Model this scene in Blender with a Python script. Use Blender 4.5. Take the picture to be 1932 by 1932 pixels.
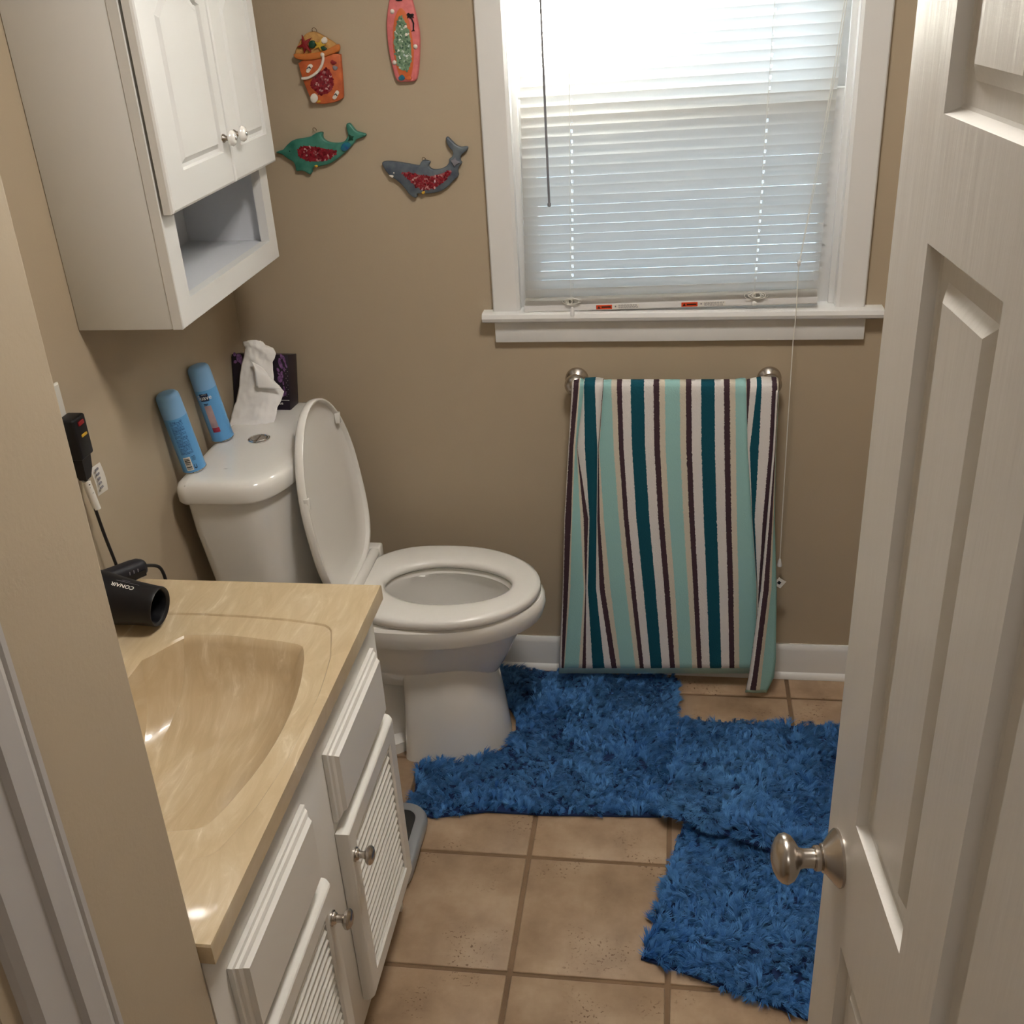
import bpy, bmesh, math, random
import numpy as np
from mathutils import Vector, Matrix

for o in list(bpy.data.objects):
    bpy.data.objects.remove(o, do_unlink=True)
SC = bpy.context.scene
COL = SC.collection
PI = math.pi
random.seed(7)
RNG = np.random.default_rng(11)

# ------------------------------------------------------------------ camera
def cam_setup():
    yaw, pitch, roll, F = 0.166795, 0.475517, 0.0615785, 2012.7
    cy, sy, cp, sp = math.cos(yaw), math.sin(yaw), math.cos(pitch), math.sin(pitch)
    f = Vector((-sy * cp, cy * cp, -sp)); r = Vector((cy, sy, 0)); d = f.cross(r)
    cr, sr = math.cos(roll), math.sin(roll)
    r2 = cr * r + sr * d; d2 = -sr * r + cr * d
    M = Matrix((( r2.x, -d2.x, -f.x, 0), (r2.y, -d2.y, -f.y, 0), (r2.z, -d2.z, -f.z, 1.78), (0, 0, 0, 1)))
    cd = bpy.data.cameras.new('camera'); co = bpy.data.objects.new('camera', cd); COL.objects.link(co)
    co.matrix_world = M
    cd.sensor_fit = 'HORIZONTAL'; cd.sensor_width = 36.0; cd.lens = F / 1932.0 * 36.0
    cd.clip_start = 0.02; cd.clip_end = 100
    SC.camera = co
cam_setup()

# ------------------------------------------------------------------ world, sun, lamps, exposure
SC.view_settings.view_transform = 'Standard'
SC.view_settings.look = 'None'
SC.view_settings.gamma = 1.0
SC.view_settings.use_curve_mapping = False
SC.view_settings.exposure = 3.05
wd = bpy.data.worlds.new('world'); SC.world = wd; wd.use_nodes = True
bg = wd.node_tree.nodes['Background']
bg.inputs[0].default_value = (0.66, 0.83, 1.0, 1); bg.inputs[1].default_value = 0.70
def lamp(name, typ, loc, energy, color, size=None, rot=None, size_y=None):
    ld = bpy.data.lights.new(name, typ); lo = bpy.data.objects.new(name, ld); COL.objects.link(lo)
    lo.location = loc; ld.energy = energy; ld.color = color
    if typ == 'AREA':
        ld.size = size
        if size_y: ld.shape = 'RECTANGLE'; ld.size_y = size_y
    elif typ == 'POINT': ld.shadow_soft_size = size
    if rot: lo.rotation_euler = rot
    return lo
SUN = Vector((-0.03, 1.0, 0.5)).normalized()
sun = lamp('sun', 'SUN', (0, 8, 6), 33.0, (1.0, 0.96, 0.90)); sun.data.angle = math.radians(0.55)
sun.rotation_euler = SUN.to_track_quat('Z', 'Y').to_euler()
lamp('ceiling_lamp', 'AREA', (0.0, 1.35, 2.41), 2.3, (1.0, 0.94, 0.86), 0.28)
lamp('hall_lamp', 'AREA', (0.15, -0.7, 2.40), 0.75, (1.0, 0.95, 0.89), 0.45, (math.radians(25), 0, 0))
vb = lamp('counter_glint_spot', 'SPOT', (-1.0, 1.549, 1.554), 0.10, (1.0, 0.97, 0.93))  # added spot with no fixture, puts a highlight on the countertop
vb.data.shadow_soft_size = 0.018; vb.data.spot_size = math.radians(26); vb.data.spot_blend = 0.5
vb.rotation_euler = (Vector((-1.0, 1.549, 1.554)) - Vector((-0.565, 0.875, 0.80))).to_track_quat('Z', 'Y').to_euler()

# ------------------------------------------------------------------ helpers
def tag(o, label=None, cat=None, group=None, kind=None):
    if label: o['label'] = label
    if cat: o['category'] = cat
    if group: o['group'] = group
    if kind: o['kind'] = kind
    return o
def empty(name, label, cat, loc, group=None, kind=None):
    o = bpy.data.objects.new(name, None); COL.objects.link(o); o.location = loc
    o.empty_display_size = 0.05
    return tag(o, label, cat, group, kind)
def wloc(o):
    v = Vector((0, 0, 0))
    while o is not None:
        v = v + o.location; o = o.parent
    return v
def link(o, parent):
    COL.objects.link(o)
    if parent is not None:
        o.parent = parent; o.location = -wloc(parent)
    return o
def obj(name, bm, mat, parent=None, smooth=40, label=None, recalc=True):
    """close a bmesh into one mesh object; vertices are in world coordinates"""
    if recalc: bmesh.ops.recalc_face_normals(bm, faces=bm.faces[:])
    me = bpy.data.meshes.new(name)
    if smooth:
        c = math.radians(smooth)
        for f in bm.faces: f.smooth = True
        for e in bm.edges:
            if len(e.link_faces) == 2 and e.calc_face_angle(0) > c: e.smooth = False
    bm.to_mesh(me); bm.free()
    if mat is not None:
        for m in (mat if isinstance(mat, (list, tuple)) else [mat]): me.materials.append(m)
    o = bpy.data.objects.new(name, me)
    link(o, parent)
    if label: o['label'] = label
    return o
def NB(): return bmesh.new()
def box(bm, x0, x1, y0, y1, z0, z1, bev=0.0, seg=2, M=None):
    vs = [bm.verts.new((x, y, z)) for z in (z0, z1) for y in (y0, y1) for x in (x0, x1)]
    fs = [bm.faces.new([vs[i] for i in q]) for q in ((0, 2, 3, 1), (4, 5, 7, 6), (0, 1, 5, 4), (2, 6, 7, 3), (0, 4, 6, 2), (1, 3, 7, 5))]
    if bev > 0:
        es = list({e for f in fs for e in f.edges})
        r = bmesh.ops.bevel(bm, geom=es, offset=bev, segments=seg, profile=0.5, affect='EDGES')
        if M is not None:
            bmesh.ops.transform(bm, matrix=M, verts=list({v for f in r['faces'] for v in f.verts} | {v for v in vs if v.is_valid}))
    elif M is not None:
        bmesh.ops.transform(bm, matrix=M, verts=vs)
def loft(bm, loops, cap0=True, cap1=True, closed=True, mat=0):
    """bridge successive loops (same count)"""
    V = [[bm.verts.new(p) for p in L] for L in loops]
    n = len(V[0])
    for a, b in zip(V[:-1], V[1:]):
        for i in range(n if closed else n - 1):
            j = (i + 1) % n
            try:
                f = bm.faces.new((a[i], a[j], b[j], b[i])); f.material_index = mat
            except ValueError: pass
    if cap0: bm.faces.new(V[0][::-1]).material_index = mat
    if cap1: bm.faces.new(V[-1]).material_index = mat
    return V
def frame_of(axis):
    a = Vector(axis).normalized()
    h = Vector((0, 0, 1)) if abs(a.z) < 0.9 else Vector((1, 0, 0))
    u = a.cross(h).normalized(); v = a.cross(u).normalized()
    return a, u, v
def lathe(bm, org, axis, prof, n=28, cap0=True, cap1=True):
    """prof: list of (distance along axis, radius)"""
    a, u, v = frame_of(axis); org = Vector(org)
    loft(bm, [[org + a * d + (u * math.cos(2 * PI * k / n) + v * math.sin(2 * PI * k / n)) * max(r, 1e-5) for k in range(n)] for d, r in prof], cap0, cap1)
def tube(bm, pts, r, n=8, cap=True):
    P = [Vector(p) for p in pts]; loops = []
    up = None
    for i, p in enumerate(P):
        t = (P[min(i + 1, len(P) - 1)] - P[max(i - 1, 0)]).normalized()
        if up is None:
            _, u, v = frame_of(t)
        else:
            u = (up - t * up.dot(t)); u = u.normalized() if u.length > 1e-6 else frame_of(t)[1]; v = t.cross(u)
        up = u
        rr = r[i] if isinstance(r, (list, tuple)) else r
        loops.append([p + (u * math.cos(2 * PI * k / n) + v * math.sin(2 * PI * k / n)) * rr for k in range(n)])
    loft(bm, loops, cap, cap)
def spline(pts, n=8):
    P = [Vector(p) for p in pts]; out = []
    for i in range(len(P) - 1):
        p0 = P[max(i - 1, 0)]; p1 = P[i]; p2 = P[i + 1]; p3 = P[min(i + 2, len(P) - 1)]
        for k in range(n):
            t = k / n
            out.append(0.5 * ((2 * p1) + (p2 - p0) * t + (2 * p0 - 5 * p1 + 4 * p2 - p3) * t * t + (3 * p1 - p0 - 3 * p2 + p3) * t ** 3))
    out.append(P[-1]); return out
def area2(P): return 0.5 * sum(P[i][0] * P[(i + 1) % len(P)][1] - P[(i + 1) % len(P)][0] * P[i][1] for i in range(len(P)))
def ccw(P): return list(P) if area2(P) > 0 else list(P)[::-1]
def inset(P, d):
    """offset a CCW polygon inwards by d (mitred, limited)"""
    n = len(P); out = []
    for i in range(n):
        a, b, c = Vector(P[i - 1]), Vector(P[i]), Vector(P[(i + 1) % n])
        e1 = (b - a).normalized(); e2 = (c - b).normalized()
        n1 = Vector((-e1.y, e1.x)); n2 = Vector((-e2.y, e2.x))
        m = n1 + n2
        m = m / max(m.dot(m) / 2, 0.5) if m.length > 1e-6 else n1
        out.append((b.x + m.x * d, b.y + m.y * d))
    return out
def smooth_poly(P, it=1):
    for _ in range(it):
        Q = []
        for i in range(len(P)):
            a, b = P[i], P[(i + 1) % len(P)]
            Q += [(a[0] * .75 + b[0] * .25, a[1] * .75 + b[1] * .25), (a[0] * .25 + b[0] * .75, a[1] * .25 + b[1] * .75)]
        P = Q
    return P
def fill(bm, loops, holes=True):
    es = []
    for L in loops:
        for i in range(len(L)):
            e = bm.edges.get((L[i], L[(i + 1) % len(L)])) or bm.edges.new((L[i], L[(i + 1) % len(L)]))
            es.append(e)
    return bmesh.ops.triangle_fill(bm, use_beauty=True, use_dissolve=False, edges=es)
def relief(bm, P, toP, prof, cap=True):
    """P polygon; prof list of (inset, height); toP(u,v,h)->world"""
    P = ccw(P); loops = [[toP(u, v, h) for u, v in (inset(P, d) if d else P)] for d, h in prof]
    V = loft(bm, loops, False, False)
    if cap: fill(bm, [V[-1]])
    return V
def slab(bm, W, H, T, panels, toP, edge=((0, 0.0),), prof=((0, 0.0),), cap_panel=True, open_panel=False):
    """a board W x H x T with routed panels on the front (h = T) face.
    edge: (inset, h) loops from back to front; prof: (inset, depth) loops of a panel"""
    R = [(0, 0), (W, 0), (W, H), (0, H)]
    loops = [[toP(u, v, 0) for u, v in R]] + [[toP(u, v, h) for u, v in inset(R, d)] for d, h in edge]
    V = loft(bm, loops, not open_panel, False)
    tops = [V[-1]]
    for P in panels:
        P = ccw(P)
        L = [[toP(u, v, T - dep) for u, v in (inset(P, d) if d else P)] for d, dep in prof]
        if open_panel: L.append([toP(u, v, 0) for u, v in P])
        W2 = loft(bm, L, False, False)
        if not open_panel: fill(bm, [W2[-1]])
        tops.append(W2[0])
        if open_panel: tops.append(None); back = W2[-1]
    if open_panel:
        fill(bm, [t for t in tops if t is not None]); fill(bm, [V[0], back])
    else:
        fill(bm, tops)

# ------------------------------------------------------------------ materials
def srgb(r, g, b):
    f = lambda c: (c / 255 / 12.92) if c / 255 <= 0.04045 else ((c / 255 + 0.055) / 1.055) ** 2.4
    return (f(r), f(g), f(b), 1)
def mat(name, col, rough=0.5, metal=0.0, bump=None, var=None, coat=0.0, spec=0.5, sss=None):
    """col: linear rgba; var: (scale, colour2, contrast); bump: (scale, strength)"""
    m = bpy.data.materials.new(name); m.use_nodes = True
    nt = m.node_tree; p = nt.nodes['Principled BSDF']
    p.inputs['Base Color'].default_value = col; p.inputs['Roughness'].default_value = rough
    p.inputs['Metallic'].default_value = metal; p.inputs['Specular IOR Level'].default_value = spec
    p.inputs['Coat Weight'].default_value = coat
    N, L = nt.nodes, nt.links
    tc = N.new('ShaderNodeTexCoord')
    if var:
        no = N.new('ShaderNodeTexNoise'); no.inputs['Scale'].default_value = var[0]; no.inputs['Detail'].default_value = 5
        L.new(tc.outputs['Object'], no.inputs['Vector'])
        rp = N.new('ShaderNodeMapRange'); rp.inputs[1].default_value = 0.5 - var[2]; rp.inputs[2].default_value = 0.5 + var[2]
        L.new(no.outputs['Fac'], rp.inputs[0])
        mx = N.new('ShaderNodeMix'); mx.data_type = 'RGBA'; mx.inputs[6].default_value = col; mx.inputs[7].default_value = var[1]
        L.new(rp.outputs[0], mx.inputs[0]); L.new(mx.outputs[2], p.inputs['Base Color'])
    if bump:
        nb = N.new('ShaderNodeTexNoise'); nb.inputs['Scale'].default_value = bump[0]; nb.inputs['Detail'].default_value = 4
        mp = N.new('ShaderNodeMapping'); L.new(tc.outputs['Object'], mp.inputs['Vector'])
        if len(bump) > 2: mp.inputs['Scale'].default_value = bump[2]
        L.new(mp.outputs[0], nb.inputs['Vector'])
        bp = N.new('ShaderNodeBump'); bp.inputs['Strength'].default_value = bump[1]; bp.inputs['Distance'].default_value = 0.002
        L.new(nb.outputs['Fac'], bp.inputs['Height']); L.new(bp.outputs['Normal'], p.inputs['Normal'])
    return m
M_wall = mat('tan_wall_paint', (0.45, 0.370, 0.264, 1), 0.55, bump=(180, 0.12))
M_white = mat('white_trim_paint', (0.76, 0.76, 0.75, 1), 0.35, bump=(60, 0.08))
M_door = mat('brushed_door_paint', (0.72, 0.70, 0.665, 1), 0.33, bump=(14, 0.35, (4.0, 4.0, 0.35)))
M_casing = mat('shade_darkened_casing_paint', (0.50, 0.48, 0.465, 1), 0.4, bump=(60, 0.08))  # white trim darkened in colour to stand in for shade at the left edge
M_ceil = mat('ceiling_paint', (0.75, 0.73, 0.70, 1), 0.8)
M_cab = mat('white_cabinet_laminate', (0.68, 0.68, 0.67, 1), 0.38)
M_inside = mat('pale_grey_cabinet_inside', (0.62, 0.64, 0.68, 1), 0.5)
M_van = mat('white_vanity_paint', (0.74, 0.72, 0.68, 1), 0.32)
M_porc = mat('white_porcelain', (0.79, 0.775, 0.74, 1), 0.09, coat=0.4)
M_plastic = mat('white_seat_plastic', (0.80, 0.785, 0.75, 1), 0.22)
M_nickel = mat('satin_nickel', (0.52, 0.475, 0.43, 1), 0.27, metal=1.0)
M_chrome = mat('chrome', (0.72, 0.72, 0.72, 1), 0.10, metal=1.0)
M_black = mat('black_plastic', (0.005, 0.005, 0.007, 1), 0.42, spec=0.35)
M_blacksoft = mat('dark_charcoal_plastic', (0.012, 0.012, 0.018, 1), 0.45, spec=0.4)
M_cord = mat('black_cord', (0.012, 0.010, 0.010, 1), 0.5)
M_can = mat('sky_blue_can_paint', srgb(96, 160, 215), 0.28)
M_cap = mat('sky_blue_cap', srgb(132, 180, 224), 0.35)
M_navy = mat('navy_print', srgb(14, 30, 66), 0.4)
M_ink = mat('blue_fine_print', srgb(38, 84, 142), 0.4)
M_pinkgrey = mat('pink_label', srgb(205, 175, 172), 0.4, var=(40, srgb(150, 130, 140), 0.3))
M_crim = mat('crimson_label', srgb(170, 40, 70), 0.4, var=(60, srgb(90, 15, 35), 0.15))
M_paper = mat('white_print', srgb(228, 226, 220), 0.5)
M_inkblk = mat('black_print', srgb(25, 25, 28), 0.5)
M_tissue = mat('white_tissue', (0.82, 0.80, 0.78, 1), 0.9, bump=(55, 0.4))
M_purpleblk = mat('dark_purple_box_print', srgb(28, 18, 34), 0.45)
M_lilac = mat('lilac_print', srgb(138, 98, 150), 0.5, var=(160, srgb(95, 62, 108), 0.12))
M_cordw = mat('white_cotton_cord', (0.78, 0.76, 0.70, 1), 0.8)
M_wand = mat('clear_grey_wand', srgb(120, 120, 125), 0.15)
M_orange = mat('orange_warning_print', srgb(214, 72, 26), 0.5)
M_rail = mat('white_blind_rail', (0.78, 0.78, 0.78, 1), 0.35)
M_plate = mat('outlet_white', (0.72, 0.70, 0.64, 1), 0.4)
M_scale = mat('silver_scale_rim', (0.42, 0.44, 0.47, 1), 0.35, metal=0.6)
M_rubber = mat('black_rubber_mat', (0.012, 0.013, 0.013, 1), 0.6, bump=(300, 0.3))
M_grout = mat('brown_grout', srgb(140, 114, 88), 0.9, bump=(250, 0.4), var=(8, srgb(112, 90, 68), 0.2))
M_red = mat('red_glaze', srgb(132, 22, 28), 0.35)
M_yel = mat('yellow_glaze', srgb(204, 162, 50), 0.4)
M_green = mat('green_glaze', srgb(18, 66, 48), 0.35)
M_shell = mat('shell_white_glaze', srgb(226, 218, 208), 0.4)
M_sand = mat('sand_glaze', srgb(206, 160, 96), 0.8, bump=(400, 0.6), var=(60, srgb(170, 125, 70), 0.2))
M_oran = mat('orange_glaze', srgb(166, 76, 42), 0.5, var=(60, srgb(216, 112, 60), 0.3), bump=(150, 0.3))
M_rimor = mat('light_orange_glaze', srgb(192, 120, 60), 0.5, var=(70, srgb(202, 108, 40), 0.3))
M_pink = mat('pink_glaze', srgb(204, 104, 108), 0.5, var=(90, srgb(232, 132, 130), 0.3), bump=(200, 0.3))
M_orpan = mat('bright_orange_glaze', srgb(210, 106, 56), 0.45)
M_teal = mat('teal_glaze', srgb(78, 144, 128), 0.3, var=(40, srgb(30, 100, 84), 0.25))
M_blueg = mat('blue_glaze', srgb(26, 76, 140), 0.3, var=(90, srgb(20, 120, 130), 0.2))
M_shark = mat('slate_glaze', srgb(110, 120, 126), 0.35, var=(45, srgb(66, 76, 92), 0.25))
M_dkeye = mat('dark_glaze', srgb(22, 22, 30), 0.2)
M_grey = mat('grey_glaze', srgb(130, 128, 136), 0.4)
M_wire = mat('hook_wire', srgb(120, 100, 80), 0.4, metal=0.7)
M_out = mat('sun_blocker_beige', srgb(170, 160, 145), 0.8)

def mosaic_mat(name, c1, c2, c3):
    m = mat(name, c1, 0.12); nt = m.node_tree; p = nt.nodes['Principled BSDF']
    g = nt.nodes.new('ShaderNodeNewGeometry'); r = nt.nodes.new('ShaderNodeValToRGB')
    e = r.color_ramp.elements; e[0].color = c1; e[1].color = c3; e[1].position = 0.97
    n = e.new(0.5); n.color = c2; n = e.new(0.9); n.color = c2
    nt.links.new(g.outputs['Random Per Island'], r.inputs[0]); nt.links.new(r.outputs[0], p.inputs['Base Color'])
    return m
M_mosred = mosaic_mat('red_glass_shards', srgb(92, 16, 28), srgb(142, 32, 46), srgb(200, 150, 150))
M_mosgrn = mosaic_mat('green_glass_shards', srgb(64, 96, 78), srgb(128, 158, 128), srgb(225, 235, 225))
def slat_mat():
    m = bpy.data.materials.new('translucent_white_slat'); m.use_nodes = True; nt = m.node_tree; N, L = nt.nodes, nt.links
    N.remove(N['Principled BSDF'])
    d = N.new('ShaderNodeBsdfDiffuse'); d.inputs[0].default_value = (0.70, 0.69, 0.67, 1)
    t = N.new('ShaderNodeBsdfTranslucent'); t.inputs[0].default_value = (0.80, 0.775, 0.73, 1)
    mx = N.new('ShaderNodeMixShader'); mx.inputs[0].default_value = 0.50
    L.new(d.outputs[0], mx.inputs[1]); L.new(t.outputs[0], mx.inputs[2]); L.new(mx.outputs[0], N['Material Output'].inputs[0])
    return m
M_slat = slat_mat()
def glass_mat(name, tint, screen=1.0):
    m = bpy.data.materials.new(name); m.use_nodes = True; nt = m.node_tree; N, L = nt.nodes, nt.links
    N.remove(N['Principled BSDF'])
    t = N.new('ShaderNodeBsdfTransparent'); t.inputs[0].default_value = tuple(c * screen for c in tint) + (1,)
    g = N.new('ShaderNodeBsdfGlossy'); g.inputs[1].default_value = 0.02
    fr = N.new('ShaderNodeFresnel'); fr.inputs[0].default_value = 1.45
    mx = N.new('ShaderNodeMixShader'); L.new(fr.outputs[0], mx.inputs[0]); L.new(t.outputs[0], mx.inputs[1]); L.new(g.outputs[0], mx.inputs[2])
    L.new(mx.outputs[0], N['Material Output'].inputs[0]); return m
M_glass = glass_mat('window_glass', (0.95, 0.97, 0.97))
def screen_mat():
    m = bpy.data.materials.new('insect_screen_mesh'); m.use_nodes = True; nt = m.node_tree; N, L = nt.nodes, nt.links
    N.remove(N['Principled BSDF'])
    t = N.new('ShaderNodeBsdfTransparent'); d = N.new('ShaderNodeBsdfDiffuse'); d.inputs[0].default_value = (0.05, 0.05, 0.05, 1)
    mx = N.new('ShaderNodeMixShader'); mx.inputs[0].default_value = 0.35
    L.new(t.outputs[0], mx.inputs[1]); L.new(d.outputs[0], mx.inputs[2]); L.new(mx.outputs[0], N['Material Output'].inputs[0]); return m
M_screen = screen_mat()
def marble_mat():
    m = mat('cultured_marble', srgb(204, 176, 128), 0.28, coat=0.28); nt = m.node_tree; N, L = nt.nodes, nt.links; p = N['Principled BSDF']
    tc = N.new('ShaderNodeTexCoord'); mp = N.new('ShaderNodeMapping'); mp.inputs['Rotation'].default_value = (0, 0, 0.9); mp.inputs['Scale'].default_value = (34, 9, 12)
    L.new(tc.outputs['Object'], mp.inputs[0])
    no = N.new('ShaderNodeTexNoise'); no.inputs['Scale'].default_value = 1.0; no.inputs['Detail'].default_value = 7; no.inputs['Roughness'].default_value = 0.6; no.inputs['Distortion'].default_value = 1.2
    L.new(mp.outputs[0], no.inputs['Vector'])
    r = N.new('ShaderNodeValToRGB'); e = r.color_ramp.elements
    e[0].position = 0.30; e[0].color = srgb(190, 169, 135); e[1].position = 0.76; e[1].color = srgb(230, 217, 194)
    a = e.new(0.5); a.color = srgb(199, 179, 146); a = e.new(0.62); a.color = srgb(206, 188, 157)
    p.inputs['Coat Roughness'].default_value = 0.06
    L.new(no.outputs['Fac'], r.inputs[0]); L.new(r.outputs[0], p.inputs['Base Color']); return m
M_marble = marble_mat()
def tile_mat():
    m = mat('beige_ceramic_tile', srgb(182, 153, 122), 0.42); nt = m.node_tree; N, L = nt.nodes, nt.links; p = N['Principled BSDF']
    geo = N.new('ShaderNodeNewGeometry'); oi = N.new('ShaderNodeObjectInfo')
    no = N.new('ShaderNodeTexNoise'); no.inputs['Scale'].default_value = 7; no.inputs['Detail'].default_value = 6; no.inputs['Roughness'].default_value = 0.6
    L.new(geo.outputs['Position'], no.inputs['Vector'])
    r = N.new('ShaderNodeValToRGB'); e = r.color_ramp.elements
    e[0].position = 0.32; e[0].color = srgb(146, 121, 96); e[1].position = 0.72; e[1].color = srgb(188, 165, 138)
    a = e.new(0.5); a.color = srgb(168, 142, 115)
    L.new(no.outputs['Fac'], r.inputs[0])
    hs = N.new('ShaderNodeHueSaturation'); mr = N.new('ShaderNodeMapRange'); mr.inputs[3].default_value = 0.93; mr.inputs[4].default_value = 1.07
    L.new(oi.outputs['Random'], mr.inputs[0]); L.new(mr.outputs[0], hs.inputs['Value']); L.new(r.outputs[0], hs.inputs['Color'])
    # small dark pits, in patches
    vo = N.new('ShaderNodeTexNoise'); vo.inputs['Scale'].default_value = 150; vo.inputs['Detail'].default_value = 2
    L.new(geo.outputs['Position'], vo.inputs['Vector'])
    pn = N.new('ShaderNodeTexNoise'); pn.inputs['Scale'].default_value = 9; L.new(geo.outputs['Position'], pn.inputs['Vector'])
    m1 = N.new('ShaderNodeMapRange'); m1.inputs[1].default_value = 0.60; m1.inputs[2].default_value = 0.66; L.new(vo.outputs['Fac'], m1.inputs[0])
    m2 = N.new('ShaderNodeMapRange'); m2.inputs[1].default_value = 0.53; m2.inputs[2].default_value = 0.66; L.new(pn.outputs['Fac'], m2.inputs[0])
    mu = N.new('ShaderNodeMath'); mu.operation = 'MULTIPLY'; L.new(m1.outputs[0], mu.inputs[0]); L.new(m2.outputs[0], mu.inputs[1])
    mx = N.new('ShaderNodeMix'); mx.data_type = 'RGBA'; mx.inputs[7].default_value = srgb(110, 82, 56)
    L.new(mu.outputs[0], mx.inputs[0]); L.new(hs.outputs[0], mx.inputs[6]); L.new(mx.outputs[2], p.inputs['Base Color'])
    bp = N.new('ShaderNodeBump'); bp.inputs['Strength'].default_value = 0.35; bp.inputs['Distance'].default_value = 0.003
    L.new(no.outputs['Fac'], bp.inputs['Height']); L.new(bp.outputs[0], p.inputs['Normal']); return m
M_tile = tile_mat()
def towel_mat():
    m = mat('striped_terry_cloth', (0.8, 0.78, 0.74, 1), 0.95, spec=0.1); nt = m.node_tree; N, L = nt.nodes, nt.links; p = N['Principled BSDF']
    uv = N.new('ShaderNodeUVMap'); sp = N.new('ShaderNodeSeparateXYZ'); L.new(uv.outputs[0], sp.inputs[0])
    tc = N.new('ShaderNodeTexCoord'); nz = N.new('ShaderNodeTexNoise'); nz.inputs['Scale'].default_value = 320; L.new(tc.outputs['Object'], nz.inputs['Vector'])
    j = N.new('ShaderNodeMath'); j.operation = 'MULTIPLY_ADD'; j.inputs[1].default_value = 0.03; L.new(nz.outputs['Fac'], j.inputs[0]); L.new(sp.outputs[0], j.inputs[2])
    ad = N.new('ShaderNodeMath'); ad.operation = 'ADD'; ad.inputs[1].default_value = 10.0 - 0.015; L.new(j.outputs[0], ad.inputs[0])
    fr = N.new('ShaderNodeMath'); fr.operation = 'FRACT'; L.new(ad.outputs[0], fr.inputs[0])
    r = N.new('ShaderNodeValToRGB'); r.color_ramp.interpolation = 'CONSTANT'; e = r.color_ramp.elements
    aqua, cream, brown, white, teal = srgb(158, 204, 202), srgb(214, 206, 190), srgb(76, 58, 66), srgb(226, 222, 220), srgb(28, 84, 100)
    stops = [(0, aqua), (.21, cream), (.295, brown), (.375, white), (.51, teal), (.70, white), (.835, brown), (.915, cream)]
    e[0].position = 0; e[0].color = aqua; e[1].position = .21; e[1].color = cream
    for q, c in stops[2:]:
        x = e.new(q); x.color = c
    L.new(fr.outputs[0], r.inputs[0])
    # hem band at the bottom (v > 0.985)
    hm = N.new('ShaderNodeMath'); hm.operation = 'GREATER_THAN'; hm.inputs[1].default_value = 0.984; L.new(sp.outputs[1], hm.inputs[0])
    mx = N.new('ShaderNodeMix'); mx.data_type = 'RGBA'; mx.inputs[7].default_value = srgb(190, 222, 214)
    L.new(hm.outputs[0], mx.inputs[0]); L.new(r.outputs[0], mx.inputs[6])
    L.new(mx.outputs[2], p.inputs['Base Color'])
    bp = N.new('ShaderNodeBump'); bp.inputs['Strength'].default_value = 0.5; bp.inputs['Distance'].default_value = 0.002
    L.new(nz.outputs['Fac'], bp.inputs['Height']); L.new(bp.outputs[0], p.inputs['Normal']); return m
M_towel = towel_mat()
def pile_mat():
    m = mat('blue_shag_pile', (0.02, 0.1, 0.3, 1), 0.8, spec=0.2); nt = m.node_tree; N, L = nt.nodes, nt.links; p = N['Principled BSDF']
    at = N.new('ShaderNodeVertexColor'); at.layer_name = 'fibre'
    L.new(at.outputs[0], p.inputs['Base Color']); return m
M_pile = pile_mat()
M_matbase = mat('blue_mat_backing', srgb(16, 44, 92), 0.9)
# ---- measured outlines (metres: world x/z on the back wall, x/y/z for cloth)
BUCKET_BODY=[(-0.8304,1.6156),(-0.8256,1.5799),(-0.8188,1.5535),(-0.8119,1.5337),(-0.8058,1.5237),(-0.7943,1.5208),(-0.7792,1.5202),(-0.7528,1.5231),(-0.7402,1.529),(-0.7366,1.5317),(-0.7346,1.555),(-0.7327,1.5932),(-0.7311,1.6291)]
BUCKET_RIM=[(-0.8361,1.6272),(-0.8359,1.6215),(-0.8329,1.6166),(-0.8206,1.6132),(-0.8047,1.6123),(-0.7864,1.6131),(-0.77,1.6162),(-0.7479,1.6223),(-0.7314,1.6272),(-0.7293,1.6346),(-0.7306,1.6412),(-0.7348,1.6414),(-0.7515,1.6347),(-0.7682,1.6289),(-0.7899,1.6261),(-0.8113,1.6251)]
BUCKET_SAND=[(-0.8355,1.6243),(-0.8324,1.6336),(-0.8289,1.6391),(-0.8177,1.6536),(-0.8055,1.6643),(-0.7964,1.668),(-0.7878,1.669),(-0.7797,1.6668),(-0.7738,1.6637),(-0.7641,1.6582),(-0.7544,1.6521),(-0.7447,1.6456),(-0.7362,1.6387),(-0.7366,1.6275),(-0.7695,1.6195),(-0.8123,1.6186)]
BUCKET_HANDLE=[(-0.8246,1.5759),(-0.8166,1.5755),(-0.8078,1.5768),(-0.7963,1.5816),(-0.7845,1.5893),(-0.7762,1.5989),(-0.7714,1.6082),(-0.7695,1.6157),(-0.7702,1.6219)]
BUCKET_MOSAIC=[(-0.8083,1.5657),(-0.797,1.5768),(-0.7804,1.5876),(-0.7665,1.5956),(-0.7571,1.5866),(-0.753,1.5692),(-0.7562,1.5539),(-0.7662,1.5436),(-0.783,1.5394),(-0.7933,1.5428),(-0.8028,1.5519)]
B_STAR_RED=[(-0.8114,1.6636),(-0.8074,1.6513),(-0.7906,1.6571),(-0.8022,1.6436),(-0.7954,1.6282),(-0.8055,1.6353),(-0.8112,1.6261),(-0.8115,1.6383),(-0.8261,1.6399),(-0.813,1.6459)]
B_STAR_YEL=[(-0.7674,1.6569),(-0.7691,1.6449),(-0.7601,1.6416),(-0.7695,1.6383),(-0.7719,1.629),(-0.7766,1.6368),(-0.7876,1.6344),(-0.7802,1.6416),(-0.7845,1.6484),(-0.7748,1.6461)]
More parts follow.
